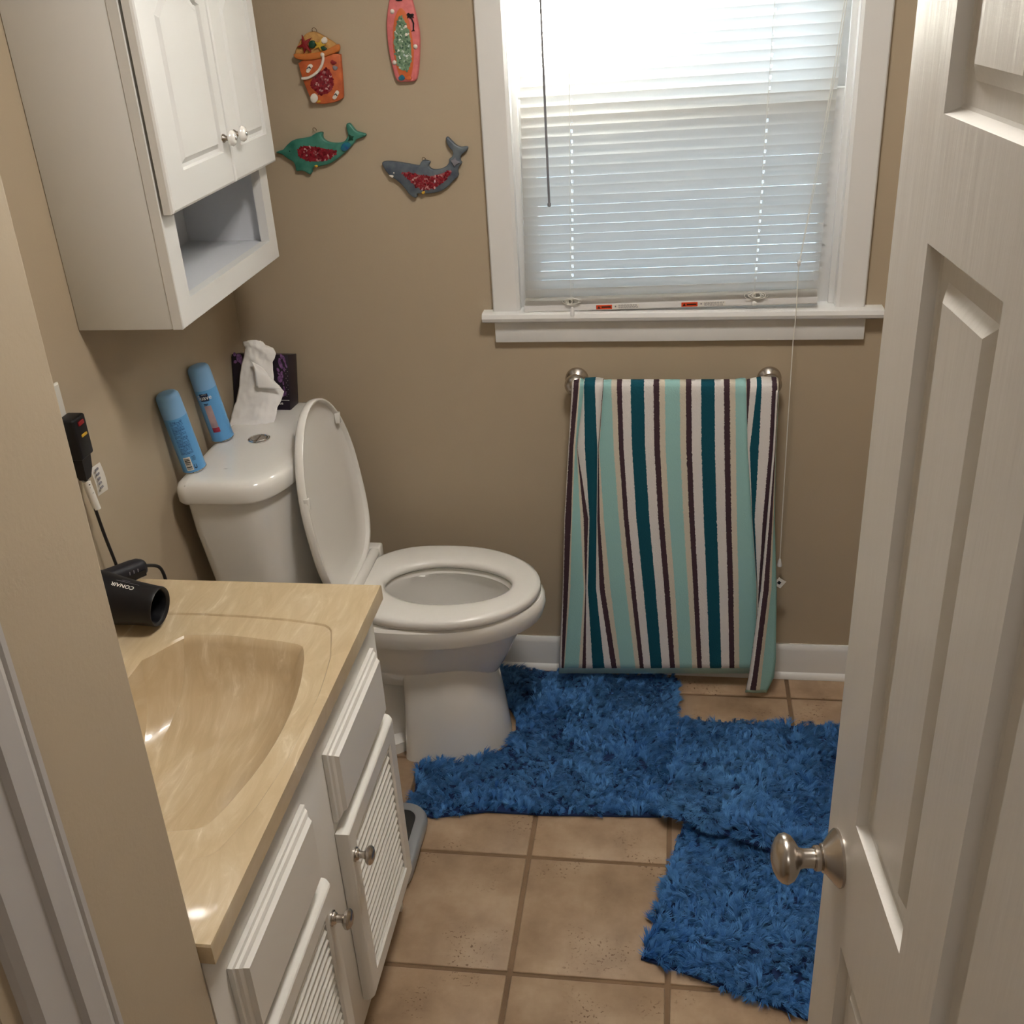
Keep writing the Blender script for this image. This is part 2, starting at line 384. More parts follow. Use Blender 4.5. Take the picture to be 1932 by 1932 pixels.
B_GREEN=[(-0.7831,1.6432),(-0.7848,1.6391),(-0.7881,1.6362),(-0.7922,1.6353),(-0.796,1.6366),(-0.7985,1.6397),(-0.7989,1.6439),(-0.7973,1.6479),(-0.794,1.6508),(-0.7899,1.6517),(-0.7861,1.6504),(-0.7836,1.6473)]
B_LEAF=[(-0.7727,1.6385),(-0.7647,1.6386),(-0.7582,1.6322),(-0.765,1.6292),(-0.7708,1.6327)]
B_SHELL_TOP=[(-0.7703,1.6515),(-0.7643,1.6568),(-0.759,1.657),(-0.7554,1.6489),(-0.7609,1.6435),(-0.7672,1.6438)]
B_SHELL_LOW=[(-0.7939,1.533),(-0.7958,1.528),(-0.7996,1.5243),(-0.8042,1.5231),(-0.8085,1.5247),(-0.8112,1.5286),(-0.8116,1.5337),(-0.8097,1.5388),(-0.8059,1.5424),(-0.8013,1.5436),(-0.7971,1.5421),(-0.7944,1.5382)]
B_FISH=[(-0.7954,1.5282),(-0.7909,1.529),(-0.788,1.5264),(-0.7928,1.5237),(-0.7971,1.5238)]
B_STAR2=[(-0.7495,1.6111),(-0.7467,1.6081),(-0.7407,1.605),(-0.7422,1.6022),(-0.7477,1.6005),(-0.7529,1.6017),(-0.7551,1.6085)]
B_HEART=[(-0.7513,1.5978),(-0.7468,1.5991),(-0.7399,1.5955),(-0.7409,1.5917),(-0.7462,1.5881),(-0.751,1.5921)]
B_FLIP1=[(-0.8074,1.6012),(-0.8026,1.6046),(-0.7974,1.6036),(-0.7957,1.5988),(-0.7997,1.5952),(-0.8044,1.5887),(-0.8086,1.5855),(-0.8136,1.5881),(-0.8125,1.5919),(-0.8097,1.5965)]
B_FLIP2=[(-0.7533,1.5431),(-0.7495,1.548),(-0.7447,1.5471),(-0.7433,1.5417),(-0.7477,1.5371),(-0.7512,1.5313),(-0.7553,1.5284),(-0.7604,1.5307),(-0.7599,1.5346),(-0.7561,1.5384)]
B_STRAP1=[(-0.8108,1.5961),(-0.8033,1.5996),(-0.7997,1.5952),(-0.8018,1.5953),(-0.8041,1.5977),(-0.8082,1.5955)]
B_STRAP2=[(-0.7561,1.5384),(-0.7508,1.5422),(-0.7475,1.537),(-0.7494,1.5361),(-0.7511,1.5401),(-0.7546,1.5378)]
B_RING=[(-0.7844,1.6707)]
SURF=[(-0.5829,1.7578),(-0.5965,1.7476),(-0.6089,1.7263),(-0.6169,1.7),(-0.6214,1.6777),(-0.6229,1.6574),(-0.6224,1.6277),(-0.6185,1.5927),(-0.6135,1.5667),(-0.6102,1.5612),(-0.6053,1.5588),(-0.5897,1.5582),(-0.5729,1.5584),(-0.5674,1.5613),(-0.565,1.5647),(-0.5596,1.5832),(-0.5542,1.6177),(-0.5504,1.6518),(-0.5533,1.679),(-0.5582,1.706),(-0.5625,1.7261),(-0.5714,1.7485)]
SURF_PANEL=[(-0.5858,1.7074),(-0.597,1.6968),(-0.6055,1.677),(-0.6102,1.65),(-0.6116,1.6203),(-0.6092,1.5947),(-0.6048,1.5758),(-0.6008,1.5638),(-0.5815,1.563),(-0.5751,1.5745),(-0.569,1.5976),(-0.5657,1.6251),(-0.5673,1.6526),(-0.5701,1.6753),(-0.5756,1.6957)]
SURF_MOSAIC=[(-0.5878,1.6923),(-0.5994,1.6744),(-0.6061,1.6475),(-0.6078,1.6201),(-0.6054,1.5945),(-0.5976,1.582),(-0.5835,1.5814),(-0.5741,1.5978),(-0.5708,1.6253),(-0.5727,1.6573),(-0.5797,1.6802)]
S_SHELLS=[(-0.6056,1.6994),(-0.5621,1.6284),(-0.6114,1.5987)]
S_TRUNK=[(-0.5659,1.6841),(-0.5626,1.6749),(-0.5639,1.6615),(-0.5679,1.6598),(-0.5598,1.6595),(-0.5615,1.6625),(-0.5598,1.6748),(-0.5634,1.6844)]
S_CROWN=[(-0.5752,1.6923),(-0.5705,1.6959),(-0.5666,1.6926),(-0.5607,1.6939),(-0.558,1.6899),(-0.5624,1.6895),(-0.5578,1.6848),(-0.5639,1.6867),(-0.5676,1.683),(-0.5687,1.6869),(-0.575,1.6841),(-0.572,1.6888)]
S_DECO1=[(-0.6061,1.5683),(-0.5999,1.5732),(-0.5947,1.5735),(-0.5903,1.5657),(-0.5972,1.5613),(-0.6049,1.5628)]
S_DECO2=[(-0.588,1.568),(-0.5794,1.5712),(-0.5753,1.5651),(-0.5817,1.5612),(-0.5879,1.5633)]
S_FLOWER=[(-0.5968,1.7223),(-0.5915,1.7243),(-0.5868,1.7218),(-0.5803,1.723),(-0.5807,1.7193),(-0.5883,1.719),(-0.5945,1.7198)]
S_SPARKLES=[(-0.5791,1.669),(-0.5792,1.6531)]
DOLPHIN=[(-0.9125,1.4208),(-0.9066,1.4229),(-0.8947,1.4248),(-0.8888,1.4301),(-0.8808,1.4374),(-0.867,1.4463),(-0.842,1.4492),(-0.8253,1.4511),(-0.8134,1.4582),(-0.8021,1.4612),(-0.7941,1.46),(-0.7963,1.4538),(-0.796,1.4463),(-0.7863,1.4385),(-0.765,1.4352),(-0.7484,1.4372),(-0.7392,1.4456),(-0.735,1.4529),(-0.738,1.4654),(-0.7375,1.4752),(-0.7334,1.478),(-0.7285,1.4769),(-0.7206,1.4648),(-0.7159,1.4592),(-0.7055,1.4568),(-0.6927,1.4519),(-0.6987,1.4467),(-0.7181,1.4424),(-0.726,1.4327),(-0.7428,1.4182),(-0.7638,1.4037),(-0.7874,1.3905),(-0.8128,1.3862),(-0.8295,1.3849),(-0.8327,1.3727),(-0.8381,1.3677),(-0.8526,1.3784),(-0.871,1.3759),(-0.8698,1.3893),(-0.8731,1.3983),(-0.8896,1.4078),(-0.8962,1.4152),(-0.9068,1.4181)]
D_MOSAIC=[(-0.8603,1.4221),(-0.8471,1.433),(-0.8201,1.4308),(-0.7856,1.4234),(-0.7639,1.4189),(-0.7743,1.4066),(-0.7973,1.3984),(-0.825,1.3968),(-0.8464,1.4013),(-0.8586,1.4119)]
D_TURTLE=[(-0.7568,1.4249),(-0.7486,1.4359),(-0.7402,1.4381),(-0.7313,1.4341),(-0.733,1.4266),(-0.7413,1.4194),(-0.751,1.4179)]
D_PALM=[(-0.7339,1.4553),(-0.7284,1.4502),(-0.7211,1.4499),(-0.7258,1.4451),(-0.7237,1.4401),(-0.7302,1.4423),(-0.7373,1.4393),(-0.7324,1.4466)]
D_EYE=[(-0.8777,1.4222)]
D_HOOK=[(-0.8136,1.4661)]
D_SHELL=[(-0.825,1.3878),(-0.8191,1.3902),(-0.814,1.3875),(-0.8186,1.3838)]
SHARK=[(-0.6651,1.3891),(-0.6592,1.3927),(-0.6404,1.3921),(-0.614,1.3875),(-0.5904,1.3825),(-0.5772,1.38),(-0.5738,1.3875),(-0.5674,1.3928),(-0.5523,1.3893),(-0.5527,1.3843),(-0.5572,1.3794),(-0.5512,1.3716),(-0.5353,1.3699),(-0.5189,1.3744),(-0.5074,1.3849),(-0.5086,1.3929),(-0.5006,1.3964),(-0.4963,1.4075),(-0.5048,1.4164),(-0.5098,1.4253),(-0.5122,1.4377),(-0.508,1.4412),(-0.5007,1.4336),(-0.4886,1.4208),(-0.4784,1.4168),(-0.4638,1.4188),(-0.463,1.4125),(-0.4714,1.4054),(-0.4797,1.4007),(-0.4832,1.3896),(-0.4784,1.3832),(-0.4855,1.3771),(-0.4903,1.3672),(-0.4886,1.3545),(-0.4999,1.3472),(-0.5145,1.3324),(-0.5342,1.3214),(-0.5561,1.3181),(-0.5804,1.3183),(-0.5899,1.3191),(-0.5893,1.3113),(-0.5955,1.3084),(-0.6077,1.317),(-0.617,1.3328),(-0.6316,1.3486),(-0.6493,1.3607),(-0.6599,1.375)]
K_MOSAIC=[(-0.6189,1.3661),(-0.6026,1.3674),(-0.5765,1.3597),(-0.5499,1.3564),(-0.5226,1.3632),(-0.5019,1.3714),(-0.5099,1.3552),(-0.5301,1.3379),(-0.5553,1.3271),(-0.5743,1.3264),(-0.5897,1.3345),(-0.6043,1.3504)]
K_EYE=[(-0.6383,1.3667)]
K_HOOK=[(-0.5665,1.3935)]
K_FISH=[(-0.5787,1.3226),(-0.569,1.3249),(-0.5695,1.3198),(-0.5752,1.3166)]
K_STAR=[(-0.4931,1.3974),(-0.4911,1.3898),(-0.4809,1.3845),(-0.4918,1.3811),(-0.495,1.3749),(-0.4996,1.3826),(-0.5043,1.3903),(-0.4963,1.3913)]
K_TEETH=[(-0.6518,1.3625),(-0.6383,1.3616),(-0.6417,1.3553),(-0.6469,1.358)]
TOWEL=[(-1.22,[(-0.239,2.398,0.8687),(-0.2453,2.398,0.7917),(-0.2523,2.398,0.7077),(-0.2601,2.398,0.6114),(-0.2681,2.398,0.5117),(-0.2738,2.398,0.4086),(-0.2796,2.398,0.3017),(-0.2894,2.398,0.1681),(-0.2998,2.398,0.0285)]),(-1.165,[(-0.2342,2.392,0.871),(-0.2413,2.392,0.7942),(-0.2491,2.392,0.7104),(-0.2573,2.393,0.6139),(-0.2659,2.394,0.5139),(-0.2715,2.394,0.4109),(-0.2772,2.394,0.3042),(-0.2844,2.394,0.171),(-0.2919,2.394,0.0318)]),(-1.085,[(-0.2218,2.386,0.8732),(-0.2298,2.3841,0.7975),(-0.2385,2.382,0.715),(-0.2441,2.384,0.6184),(-0.2498,2.386,0.5184),(-0.2571,2.388,0.4146),(-0.2647,2.39,0.307),(-0.275,2.391,0.1733),(-0.2859,2.392,0.0335)]),(-1.0,[(-0.22,2.384,0.874),(-0.227,2.3811,0.7987),(-0.2347,2.378,0.7168),(-0.2411,2.381,0.6199),(-0.2478,2.384,0.5195),(-0.2533,2.386,0.4159),(-0.2589,2.388,0.3084),(-0.2715,2.389,0.1748),(-0.2847,2.39,0.035)]),(-0.79,[(-0.2112,2.394,0.8702),(-0.2217,2.3911,0.7946),(-0.2331,2.388,0.7123),(-0.2302,2.386,0.6176),(-0.2273,2.384,0.5199),(-0.2256,2.384,0.4177),(-0.2238,2.384,0.3119),(-0.2343,2.386,0.1782),(-0.2452,2.388,0.0383)]),(-0.705,[(-0.211,2.396,0.8694),(-0.2207,2.3941,0.7934),(-0.2313,2.392,0.7106),(-0.2256,2.39,0.6157),(-0.2197,2.388,0.5179),(-0.2202,2.389,0.415),(-0.2207,2.39,0.3083),(-0.2281,2.39,0.1758),(-0.2357,2.39,0.0372)]),(-0.625,[(-0.2106,2.396,0.8694),(-0.2195,2.3941,0.7934),(-0.2292,2.392,0.7106),(-0.2179,2.39,0.6158),(-0.2063,2.388,0.5181),(-0.2119,2.39,0.4146),(-0.2177,2.392,0.3072),(-0.2212,2.392,0.1747),(-0.2248,2.392,0.0363)]),(-0.49,[(-0.2089,2.386,0.8732),(-0.2098,2.3831,0.7979),(-0.2108,2.38,0.7161),(-0.207,2.38,0.6208),(-0.203,2.38,0.5224),(-0.2077,2.384,0.4181),(-0.2127,2.388,0.3098),(-0.2092,2.39,0.1765),(-0.2055,2.392,0.0372)]),(-0.3,[(-0.1839,2.382,0.8747),(-0.1827,2.3791,0.7996),(-0.1814,2.376,0.7181),(-0.184,2.376,0.6231),(-0.1867,2.376,0.5248),(-0.1893,2.379,0.4214),(-0.1919,2.382,0.3141),(-0.1825,2.385,0.1808),(-0.1725,2.388,0.0416)]),(-0.165,[(-0.1661,2.388,0.8723),(-0.173,2.388,0.796),(-0.1806,2.388,0.7127),(-0.1833,2.39,0.6163),(-0.1862,2.392,0.5164),(-0.1849,2.392,0.4141),(-0.1835,2.392,0.3082),(-0.1684,2.392,0.1767),(-0.1527,2.392,0.0396)]),(-0.085,[(-0.1656,2.394,0.87),(-0.1722,2.3945,0.7933),(-0.1794,2.395,0.7096),(-0.1793,2.395,0.6139),(-0.1793,2.395,0.5149),(-0.1747,2.3945,0.4129),(-0.1699,2.394,0.3074),(-0.1544,2.393,0.1766),(-0.1383,2.392,0.0402)]),(0,[(-0.164,2.394,0.87),(-0.1701,2.394,0.7935),(-0.1767,2.394,0.7101),(-0.1727,2.394,0.6145),(-0.1685,2.394,0.5156),(-0.1615,2.393,0.4141),(-0.1541,2.392,0.3091),(-0.1412,2.391,0.1784),(-0.1277,2.39,0.0422)]),(0.21,[(-0.1455,2.392,0.8708),(-0.1436,2.392,0.7944),(-0.1414,2.392,0.7112),(-0.1362,2.392,0.6159),(-0.1308,2.392,0.5174),(-0.1226,2.391,0.4162),(-0.1142,2.39,0.3116),(-0.1013,2.39,0.1806),(-0.0877,2.39,0.044)]),(0.51,[(-0.0999,2.392,0.8707),(-0.0985,2.392,0.7945),(-0.0971,2.392,0.7115),(-0.092,2.392,0.6164),(-0.0867,2.392,0.5182),(-0.0779,2.392,0.4167),(-0.0688,2.392,0.3117),(-0.0581,2.391,0.1815),(-0.047,2.39,0.0459)]),(1.0,[(-0.0191,2.392,0.8705),(-0.0175,2.392,0.7946),(-0.0157,2.392,0.7121),(-0.0102,2.391,0.6179),(-0.0044,2.39,0.5207),(0.0039,2.389,0.4204),(0.0125,2.388,0.3166),(0.0214,2.388,0.1865),(0.0306,2.388,0.0509)]),(1.51,[(0.0645,2.392,0.8703),(0.0669,2.392,0.7948),(0.0694,2.392,0.7127),(0.0746,2.392,0.6185),(0.08,2.392,0.5212),(0.0865,2.392,0.4206),(0.0932,2.392,0.3166),(0.1013,2.391,0.1876),(0.1099,2.39,0.053)]),(2.0,[(0.1441,2.392,0.8701),(0.1477,2.392,0.795),(0.1517,2.392,0.7132),(0.1565,2.392,0.6195),(0.1615,2.392,0.5227),(0.1678,2.392,0.4226),(0.1743,2.392,0.319),(0.1805,2.391,0.1906),(0.187,2.39,0.0566)]),(2.12,[(0.1578,2.386,0.8723),(0.1619,2.385,0.7979),(0.1664,2.384,0.7169),(0.1736,2.384,0.6236),(0.181,2.384,0.5273),(0.1887,2.385,0.4271),(0.1967,2.386,0.3234),(0.2027,2.387,0.1941),(0.2089,2.388,0.059)]),(2.21,[(0.1671,2.388,0.8716),(0.172,2.387,0.7971),(0.1772,2.386,0.7161),(0.1869,2.386,0.6228),(0.1968,2.386,0.5265),(0.2072,2.387,0.4264),(0.218,2.388,0.3228),(0.2226,2.389,0.1935),(0.2274,2.39,0.0584)]),(2.3,[(0.1691,2.394,0.8693),(0.1722,2.3959,0.7934),(0.1756,2.398,0.7107),(0.1869,2.397,0.6175),(0.1985,2.396,0.5213),(0.2092,2.395,0.4219),(0.2203,2.394,0.3192),(0.2253,2.394,0.1902),(0.2305,2.394,0.0557)]),(2.375,[(0.1781,2.39,0.8708),(0.1768,2.3929,0.7947),(0.1755,2.396,0.7116),(0.1872,2.395,0.6185),(0.1992,2.394,0.5223),(0.2104,2.394,0.4225),(0.222,2.394,0.3193),(0.2266,2.394,0.1903),(0.2314,2.394,0.0557)]),(2.51,[(0.1924,2.384,0.873),(0.1884,2.3869,0.7972),(0.1841,2.39,0.7143),(0.1918,2.39,0.6209),(0.1997,2.39,0.5244),(0.211,2.391,0.4242),(0.2227,2.392,0.3205),(0.2272,2.393,0.191),(0.2319,2.394,0.0557)]),(2.7,[(0.2026,2.382,0.8738),(0.2033,2.383,0.7988),(0.2041,2.384,0.7172),(0.2042,2.384,0.624),(0.2043,2.384,0.5277),(0.2131,2.385,0.4277),(0.2222,2.386,0.3242),(0.2271,2.389,0.1936),(0.2321,2.392,0.0572)]),(2.835,[(0.2258,2.376,0.876),(0.2267,2.375,0.8022),(0.2277,2.374,0.7218),(0.2254,2.375,0.6286),(0.223,2.376,0.5322),(0.2233,2.379,0.4313),(0.2235,2.382,0.3267),(0.228,2.387,0.195),(0.2326,2.392,0.0572)]),(2.915,[(0.2365,2.38,0.8745),(0.2383,2.379,0.8005),(0.2403,2.378,0.7201),(0.2377,2.378,0.6273),(0.235,2.378,0.5314),(0.2325,2.381,0.4304),(0.2299,2.384,0.3256),(0.2314,2.388,0.1945),(0.2331,2.392,0.0572)]),(2.96,[(0.2411,2.386,0.8722),(0.2422,2.385,0.7981),(0.2434,2.384,0.7174),(0.2403,2.383,0.6249),(0.2371,2.382,0.5293),(0.2346,2.385,0.4282),(0.232,2.388,0.3232),(0.2328,2.391,0.1925),(0.2337,2.394,0.0558)])]
FLAP=[(-1.3,[(0.236,2.374,0.8681),(0.2367,2.374,0.8026),(0.2375,2.374,0.7219),(0.2353,2.371,0.6307),(0.2332,2.368,0.5366),(0.2306,2.366,0.4389),(0.2279,2.364,0.3378),(0.2195,2.361,0.2121),(0.2137,2.359,0.1252),(0.2094,2.3577,0.0697),(0.203,2.3562,0.019)]),(-1.25,[(0.2368,2.37,0.8697),(0.2376,2.37,0.8043),(0.2387,2.37,0.7237),(0.237,2.367,0.6327),(0.2353,2.364,0.5388),(0.2335,2.361,0.4418),(0.2317,2.358,0.3416),(0.2241,2.353,0.2176),(0.2188,2.3497,0.132),(0.2149,2.3477,0.0772),(0.209,2.3462,0.0268)]),(-1.165,[(0.2376,2.37,0.8697),(0.2384,2.37,0.8043),(0.2395,2.37,0.7237),(0.2382,2.367,0.6327),(0.2369,2.364,0.5388),(0.2351,2.36,0.4424),(0.2332,2.356,0.3429),(0.2261,2.351,0.219),(0.2212,2.3477,0.1335),(0.2174,2.3457,0.0788),(0.2115,2.3442,0.0284)]),(-1.085,[(0.2386,2.372,0.8689),(0.2394,2.372,0.8034),(0.2405,2.372,0.7228),(0.2421,2.369,0.6318),(0.2438,2.366,0.5379),(0.2446,2.362,0.4415),(0.2455,2.358,0.342),(0.2384,2.355,0.2168),(0.2335,2.353,0.1303),(0.2303,2.352,0.0748),(0.2274,2.352,0.0233)]),(-1.0,[(0.2396,2.374,0.8681),(0.2404,2.374,0.8026),(0.2415,2.374,0.7219),(0.2441,2.372,0.6303),(0.2468,2.37,0.5358),(0.2494,2.367,0.4388),(0.2522,2.364,0.3385),(0.2469,2.361,0.2131),(0.2433,2.359,0.1265),(0.2411,2.358,0.0709),(0.2393,2.358,0.0194)]),(-0.79,[(0.2416,2.386,0.8635),(0.2425,2.386,0.7977),(0.2436,2.386,0.7165),(0.2471,2.385,0.6241),(0.2508,2.384,0.5285),(0.2586,2.381,0.431),(0.2667,2.378,0.3304),(0.2729,2.376,0.2041),(0.2771,2.3747,0.1169),(0.2755,2.373,0.0616),(0.258,2.3685,0.0124)])]
TISSUE=[[(-1.0172,2.368,1.0032),(-1.0128,2.3649,1.0042),(-1.0085,2.3621,1.0051),(-1.0045,2.3599,1.0058),(-1.0009,2.3585,1.0062),(-0.9976,2.358,1.0064),(-0.9948,2.3585,1.0062),(-0.9923,2.3599,1.0057),(-0.9902,2.3621,1.0049),(-0.9883,2.3649,1.004),(-0.9865,2.368,1.003)],[(-1.0294,2.366,1.0004),(-1.0229,2.3629,1.0013),(-1.0166,2.3601,1.0022),(-1.0106,2.3579,1.0029),(-1.0049,2.3565,1.0033),(-0.9996,2.356,1.0034),(-0.9947,2.3565,1.0032),(-0.9902,2.3579,1.0027),(-0.986,2.3601,1.002),(-0.9821,2.3629,1.001),(-0.9783,2.366,0.9999)],[(-1.0283,2.362,0.9937),(-1.0214,2.3589,0.9947),(-1.0147,2.3561,0.9956),(-1.0082,2.3539,0.9963),(-1.0021,2.3525,0.9967),(-0.9963,2.352,0.9968),(-0.991,2.3525,0.9966),(-0.9861,2.3539,0.9961),(-0.9815,2.3561,0.9953),(-0.9771,2.3589,0.9943),(-0.9729,2.362,0.9933)],[(-1.0249,2.358,0.9863),(-1.0165,2.3549,0.9873),(-1.0081,2.3521,0.9882),(-1.0001,2.3499,0.9889),(-0.9924,2.3485,0.9893),(-0.9851,2.348,0.9894),(-0.9782,2.3485,0.9892),(-0.9718,2.3499,0.9886),(-0.9656,2.3521,0.9878),(-0.9596,2.3549,0.9869),(-0.9538,2.358,0.9858)],[(-1.027,2.354,0.9746),(-1.0175,2.3509,0.9756),(-1.0083,2.3481,0.9765),(-0.9993,2.3459,0.9772),(-0.9906,2.3445,0.9776),(-0.9824,2.344,0.9777),(-0.9746,2.3445,0.9775),(-0.9671,2.3459,0.9769),(-0.96,2.3481,0.9761),(-0.9531,2.3509,0.9751),(-0.9464,2.354,0.974)],[(-1.0298,2.35,0.9643),(-1.0204,2.3469,0.9653),(-1.0112,2.3441,0.9662),(-1.0022,2.3419,0.9669),(-0.9936,2.3405,0.9674),(-0.9854,2.34,0.9675),(-0.9776,2.3405,0.9673),(-0.9702,2.3419,0.9667),(-0.9631,2.3441,0.9659),(-0.9563,2.3469,0.9649),(-0.9496,2.35,0.9638)],[(-1.0322,2.347,0.9566),(-1.0231,2.3439,0.9576),(-1.0142,2.3411,0.9585),(-1.0055,2.3389,0.9593),(-0.9972,2.3375,0.9597),(-0.9892,2.337,0.9598),(-0.9817,2.3375,0.9596),(-0.9746,2.3389,0.9591),(-0.9678,2.3411,0.9583),(-0.9613,2.3439,0.9572),(-0.9549,2.347,0.9561)],[(-1.0365,2.34,0.9385),(-1.0269,2.3369,0.9396),(-1.0175,2.3341,0.9405),(-1.0084,2.3319,0.9413),(-0.9996,2.3305,0.9418),(-0.9912,2.33,0.9419),(-0.9833,2.3305,0.9417),(-0.9757,2.3319,0.9411),(-0.9685,2.3341,0.9403),(-0.9615,2.3369,0.9393),(-0.9546,2.34,0.9381)],[(-1.0405,2.33,0.9156),(-1.0304,2.3269,0.9167),(-1.0205,2.3241,0.9177),(-1.0108,2.3219,0.9185),(-1.0015,2.3205,0.919),(-0.9926,2.32,0.9191),(-0.9841,2.3205,0.9189),(-0.9761,2.3219,0.9184),(-0.9683,2.3241,0.9175),(-0.9608,2.3269,0.9165),(-0.9534,2.33,0.9153)],[(-1.0427,2.325,0.9026),(-1.031,2.3219,0.9038),(-1.0195,2.3191,0.9048),(-1.0082,2.3169,0.9056),(-0.9974,2.3155,0.9061),(-0.9869,2.315,0.9063),(-0.9769,2.3155,0.906),(-0.9673,2.3169,0.9055),(-0.958,2.3191,0.9046),(-0.9489,2.3219,0.9036),(-0.94,2.325,0.9024)],[(-1.0446,2.319,0.89),(-1.0315,2.3159,0.8912),(-1.0186,2.3131,0.8922),(-1.006,2.3109,0.8931),(-0.9937,2.3095,0.8936),(-0.9819,2.309,0.8938),(-0.9705,2.3095,0.8935),(-0.9595,2.3109,0.893),(-0.9488,2.3131,0.8921),(-0.9383,2.3159,0.891),(-0.928,2.319,0.8898)],[(-1.0494,2.308,0.8689),(-1.0366,2.3049,0.8701),(-1.024,2.3021,0.8712),(-1.0116,2.2999,0.8721),(-0.9997,2.2985,0.8726),(-0.9882,2.298,0.8728),(-0.9771,2.2985,0.8726),(-0.9664,2.2999,0.8721),(-0.956,2.3021,0.8712),(-0.9459,2.3049,0.8701),(-0.9359,2.308,0.8689)],[(-1.0549,2.299,0.856),(-1.0424,2.2959,0.8572),(-1.0301,2.2931,0.8583),(-1.018,2.2909,0.8592),(-1.0064,2.2895,0.8598),(-0.9951,2.289,0.86),(-0.9843,2.2895,0.8598),(-0.9739,2.2909,0.8593),(-0.9639,2.2931,0.8584),(-0.954,2.2959,0.8573),(-0.9443,2.299,0.856)],[(-1.0569,2.29,0.8446),(-1.0443,2.2869,0.8458),(-1.0318,2.2841,0.847),(-1.0195,2.2819,0.8479),(-1.0077,2.2805,0.8485),(-0.9963,2.28,0.8487),(-0.9854,2.2805,0.8485),(-0.9748,2.2819,0.848),(-0.9646,2.2841,0.8471),(-0.9547,2.2869,0.846),(-0.9448,2.29,0.8447)],[(-1.0586,2.279,0.834),(-1.0458,2.2759,0.8353),(-1.0332,2.2731,0.8365),(-1.0208,2.2709,0.8375),(-1.0089,2.2695,0.8381),(-0.9974,2.269,0.8383),(-0.9863,2.2695,0.8381),(-0.9757,2.2709,0.8376),(-0.9654,2.2731,0.8367),(-0.9553,2.2759,0.8355),(-0.9453,2.279,0.8343)],[(-1.0573,2.266,0.8274),(-1.0448,2.2629,0.8287),(-1.0326,2.2601,0.8299),(-1.0206,2.2579,0.8309),(-1.009,2.2565,0.8315),(-0.9979,2.256,0.8318),(-0.9872,2.2565,0.8316),(-0.9769,2.2579,0.831),(-0.967,2.2601,0.8301),(-0.9572,2.2629,0.829),(-0.9477,2.266,0.8277)],[(-1.056,2.257,0.8234),(-1.045,2.2539,0.8247),(-1.0342,2.2511,0.8259),(-1.0237,2.2489,0.8269),(-1.0136,2.2475,0.8275),(-1.0039,2.247,0.8278),(-0.9947,2.2475,0.8276),(-0.9859,2.2489,0.827),(-0.9774,2.2511,0.8261),(-0.9692,2.2539,0.825),(-0.9611,2.257,0.8237)]]
TISSUE_FLAP=[[(-1.001,2.322,0.9652),(-0.9904,2.322,0.9593),(-0.9772,2.322,0.952),(-0.9649,2.322,0.9388)],[(-0.9948,2.316,0.9586),(-0.9843,2.316,0.9484),(-0.9716,2.316,0.9381),(-0.9574,2.316,0.9278)],[(-0.9894,2.31,0.952),(-0.9794,2.31,0.9389),(-0.9635,2.31,0.9301),(-0.9479,2.31,0.9198)],[(-0.989,2.304,0.9295),(-0.9729,2.304,0.9221),(-0.9551,2.304,0.9162),(-0.9371,2.304,0.911)],[(-0.9879,2.298,0.9061),(-0.9708,2.298,0.9046),(-0.9478,2.298,0.9038),(-0.9276,2.298,0.9038)]]
# ------------------------------------------------------------------ the room
YB = 2.468          # back wall
XL = -1.08          # left wall
def ST(o, label, cat): return tag(o, label, cat, kind='structure')
bm = NB()
for x0, x1, z0, z1 in ((-1.20, -0.375, 0, 2.44), (0.375, 1.20, 0, 2.44), (-0.375, 0.375, 0, 1.02), (-0.375, 0.375, 1.92, 2.44)):
    box(bm, x0, x1, YB, 2.60, z0, z1)
ST(obj('wall_back', bm, M_wall), 'tan painted back wall around the window', 'wall')
bm = NB(); box(bm, -1.20, XL, 0.60, YB, 0, 2.44)
ST(obj('wall_left', bm, M_wall), 'tan painted left wall behind the toilet tank and wall cabinet', 'wall')
bm = NB(); box(bm, 1.08, 1.20, -1.3, YB, 0, 2.44)
ST(obj('wall_right', bm, M_wall), 'tan painted right wall beyond the open door', 'wall')
bm = NB(); box(bm, -1.20, 1.20, -1.42, -1.3, 0, 2.44)
ST(obj('wall_front', bm, M_wall), 'tan painted wall at the near end of the hall', 'wall')
# short wing wall on the left, very slightly out of plumb, with rounded drywall corner
bm = NB()
def lean(y, z): return y + 0.021 * (z - 0.8)
loops = []
for z in (0, 0.8, 1.6, 2.44):
    c = lean(0.786, z); L = [(-0.525, lean(0.50, z), z)]
    L += [(-0.525 - 0.004 * (1 - math.cos(t)), c - 0.004 + 0.004 * math.sin(t), z) for t in np.linspace(0, PI / 2, 5)]
    L += [(XL - 0.0, c, z), (XL - 0.0, lean(0.50, z), z)]
    loops.append(L)
loft(bm, loops)
ST(obj('wall_left_near', bm, M_wall, smooth=30), 'tan wing wall on the near left, cutting in front of the vanity', 'wall')
bm = NB(); box(bm, -1.20, -0.602, -1.3, 0.49, 0, 2.44)
ST(obj('wall_hall', bm, M_wall), 'tan wall behind the white casing at the left edge', 'wall')
bm = NB(); box(bm, -1.2, 1.2, -1.42, 2.6, 2.44, 2.52)
ST(obj('ceiling', bm, M_ceil), 'plain pale ceiling', 'ceiling')
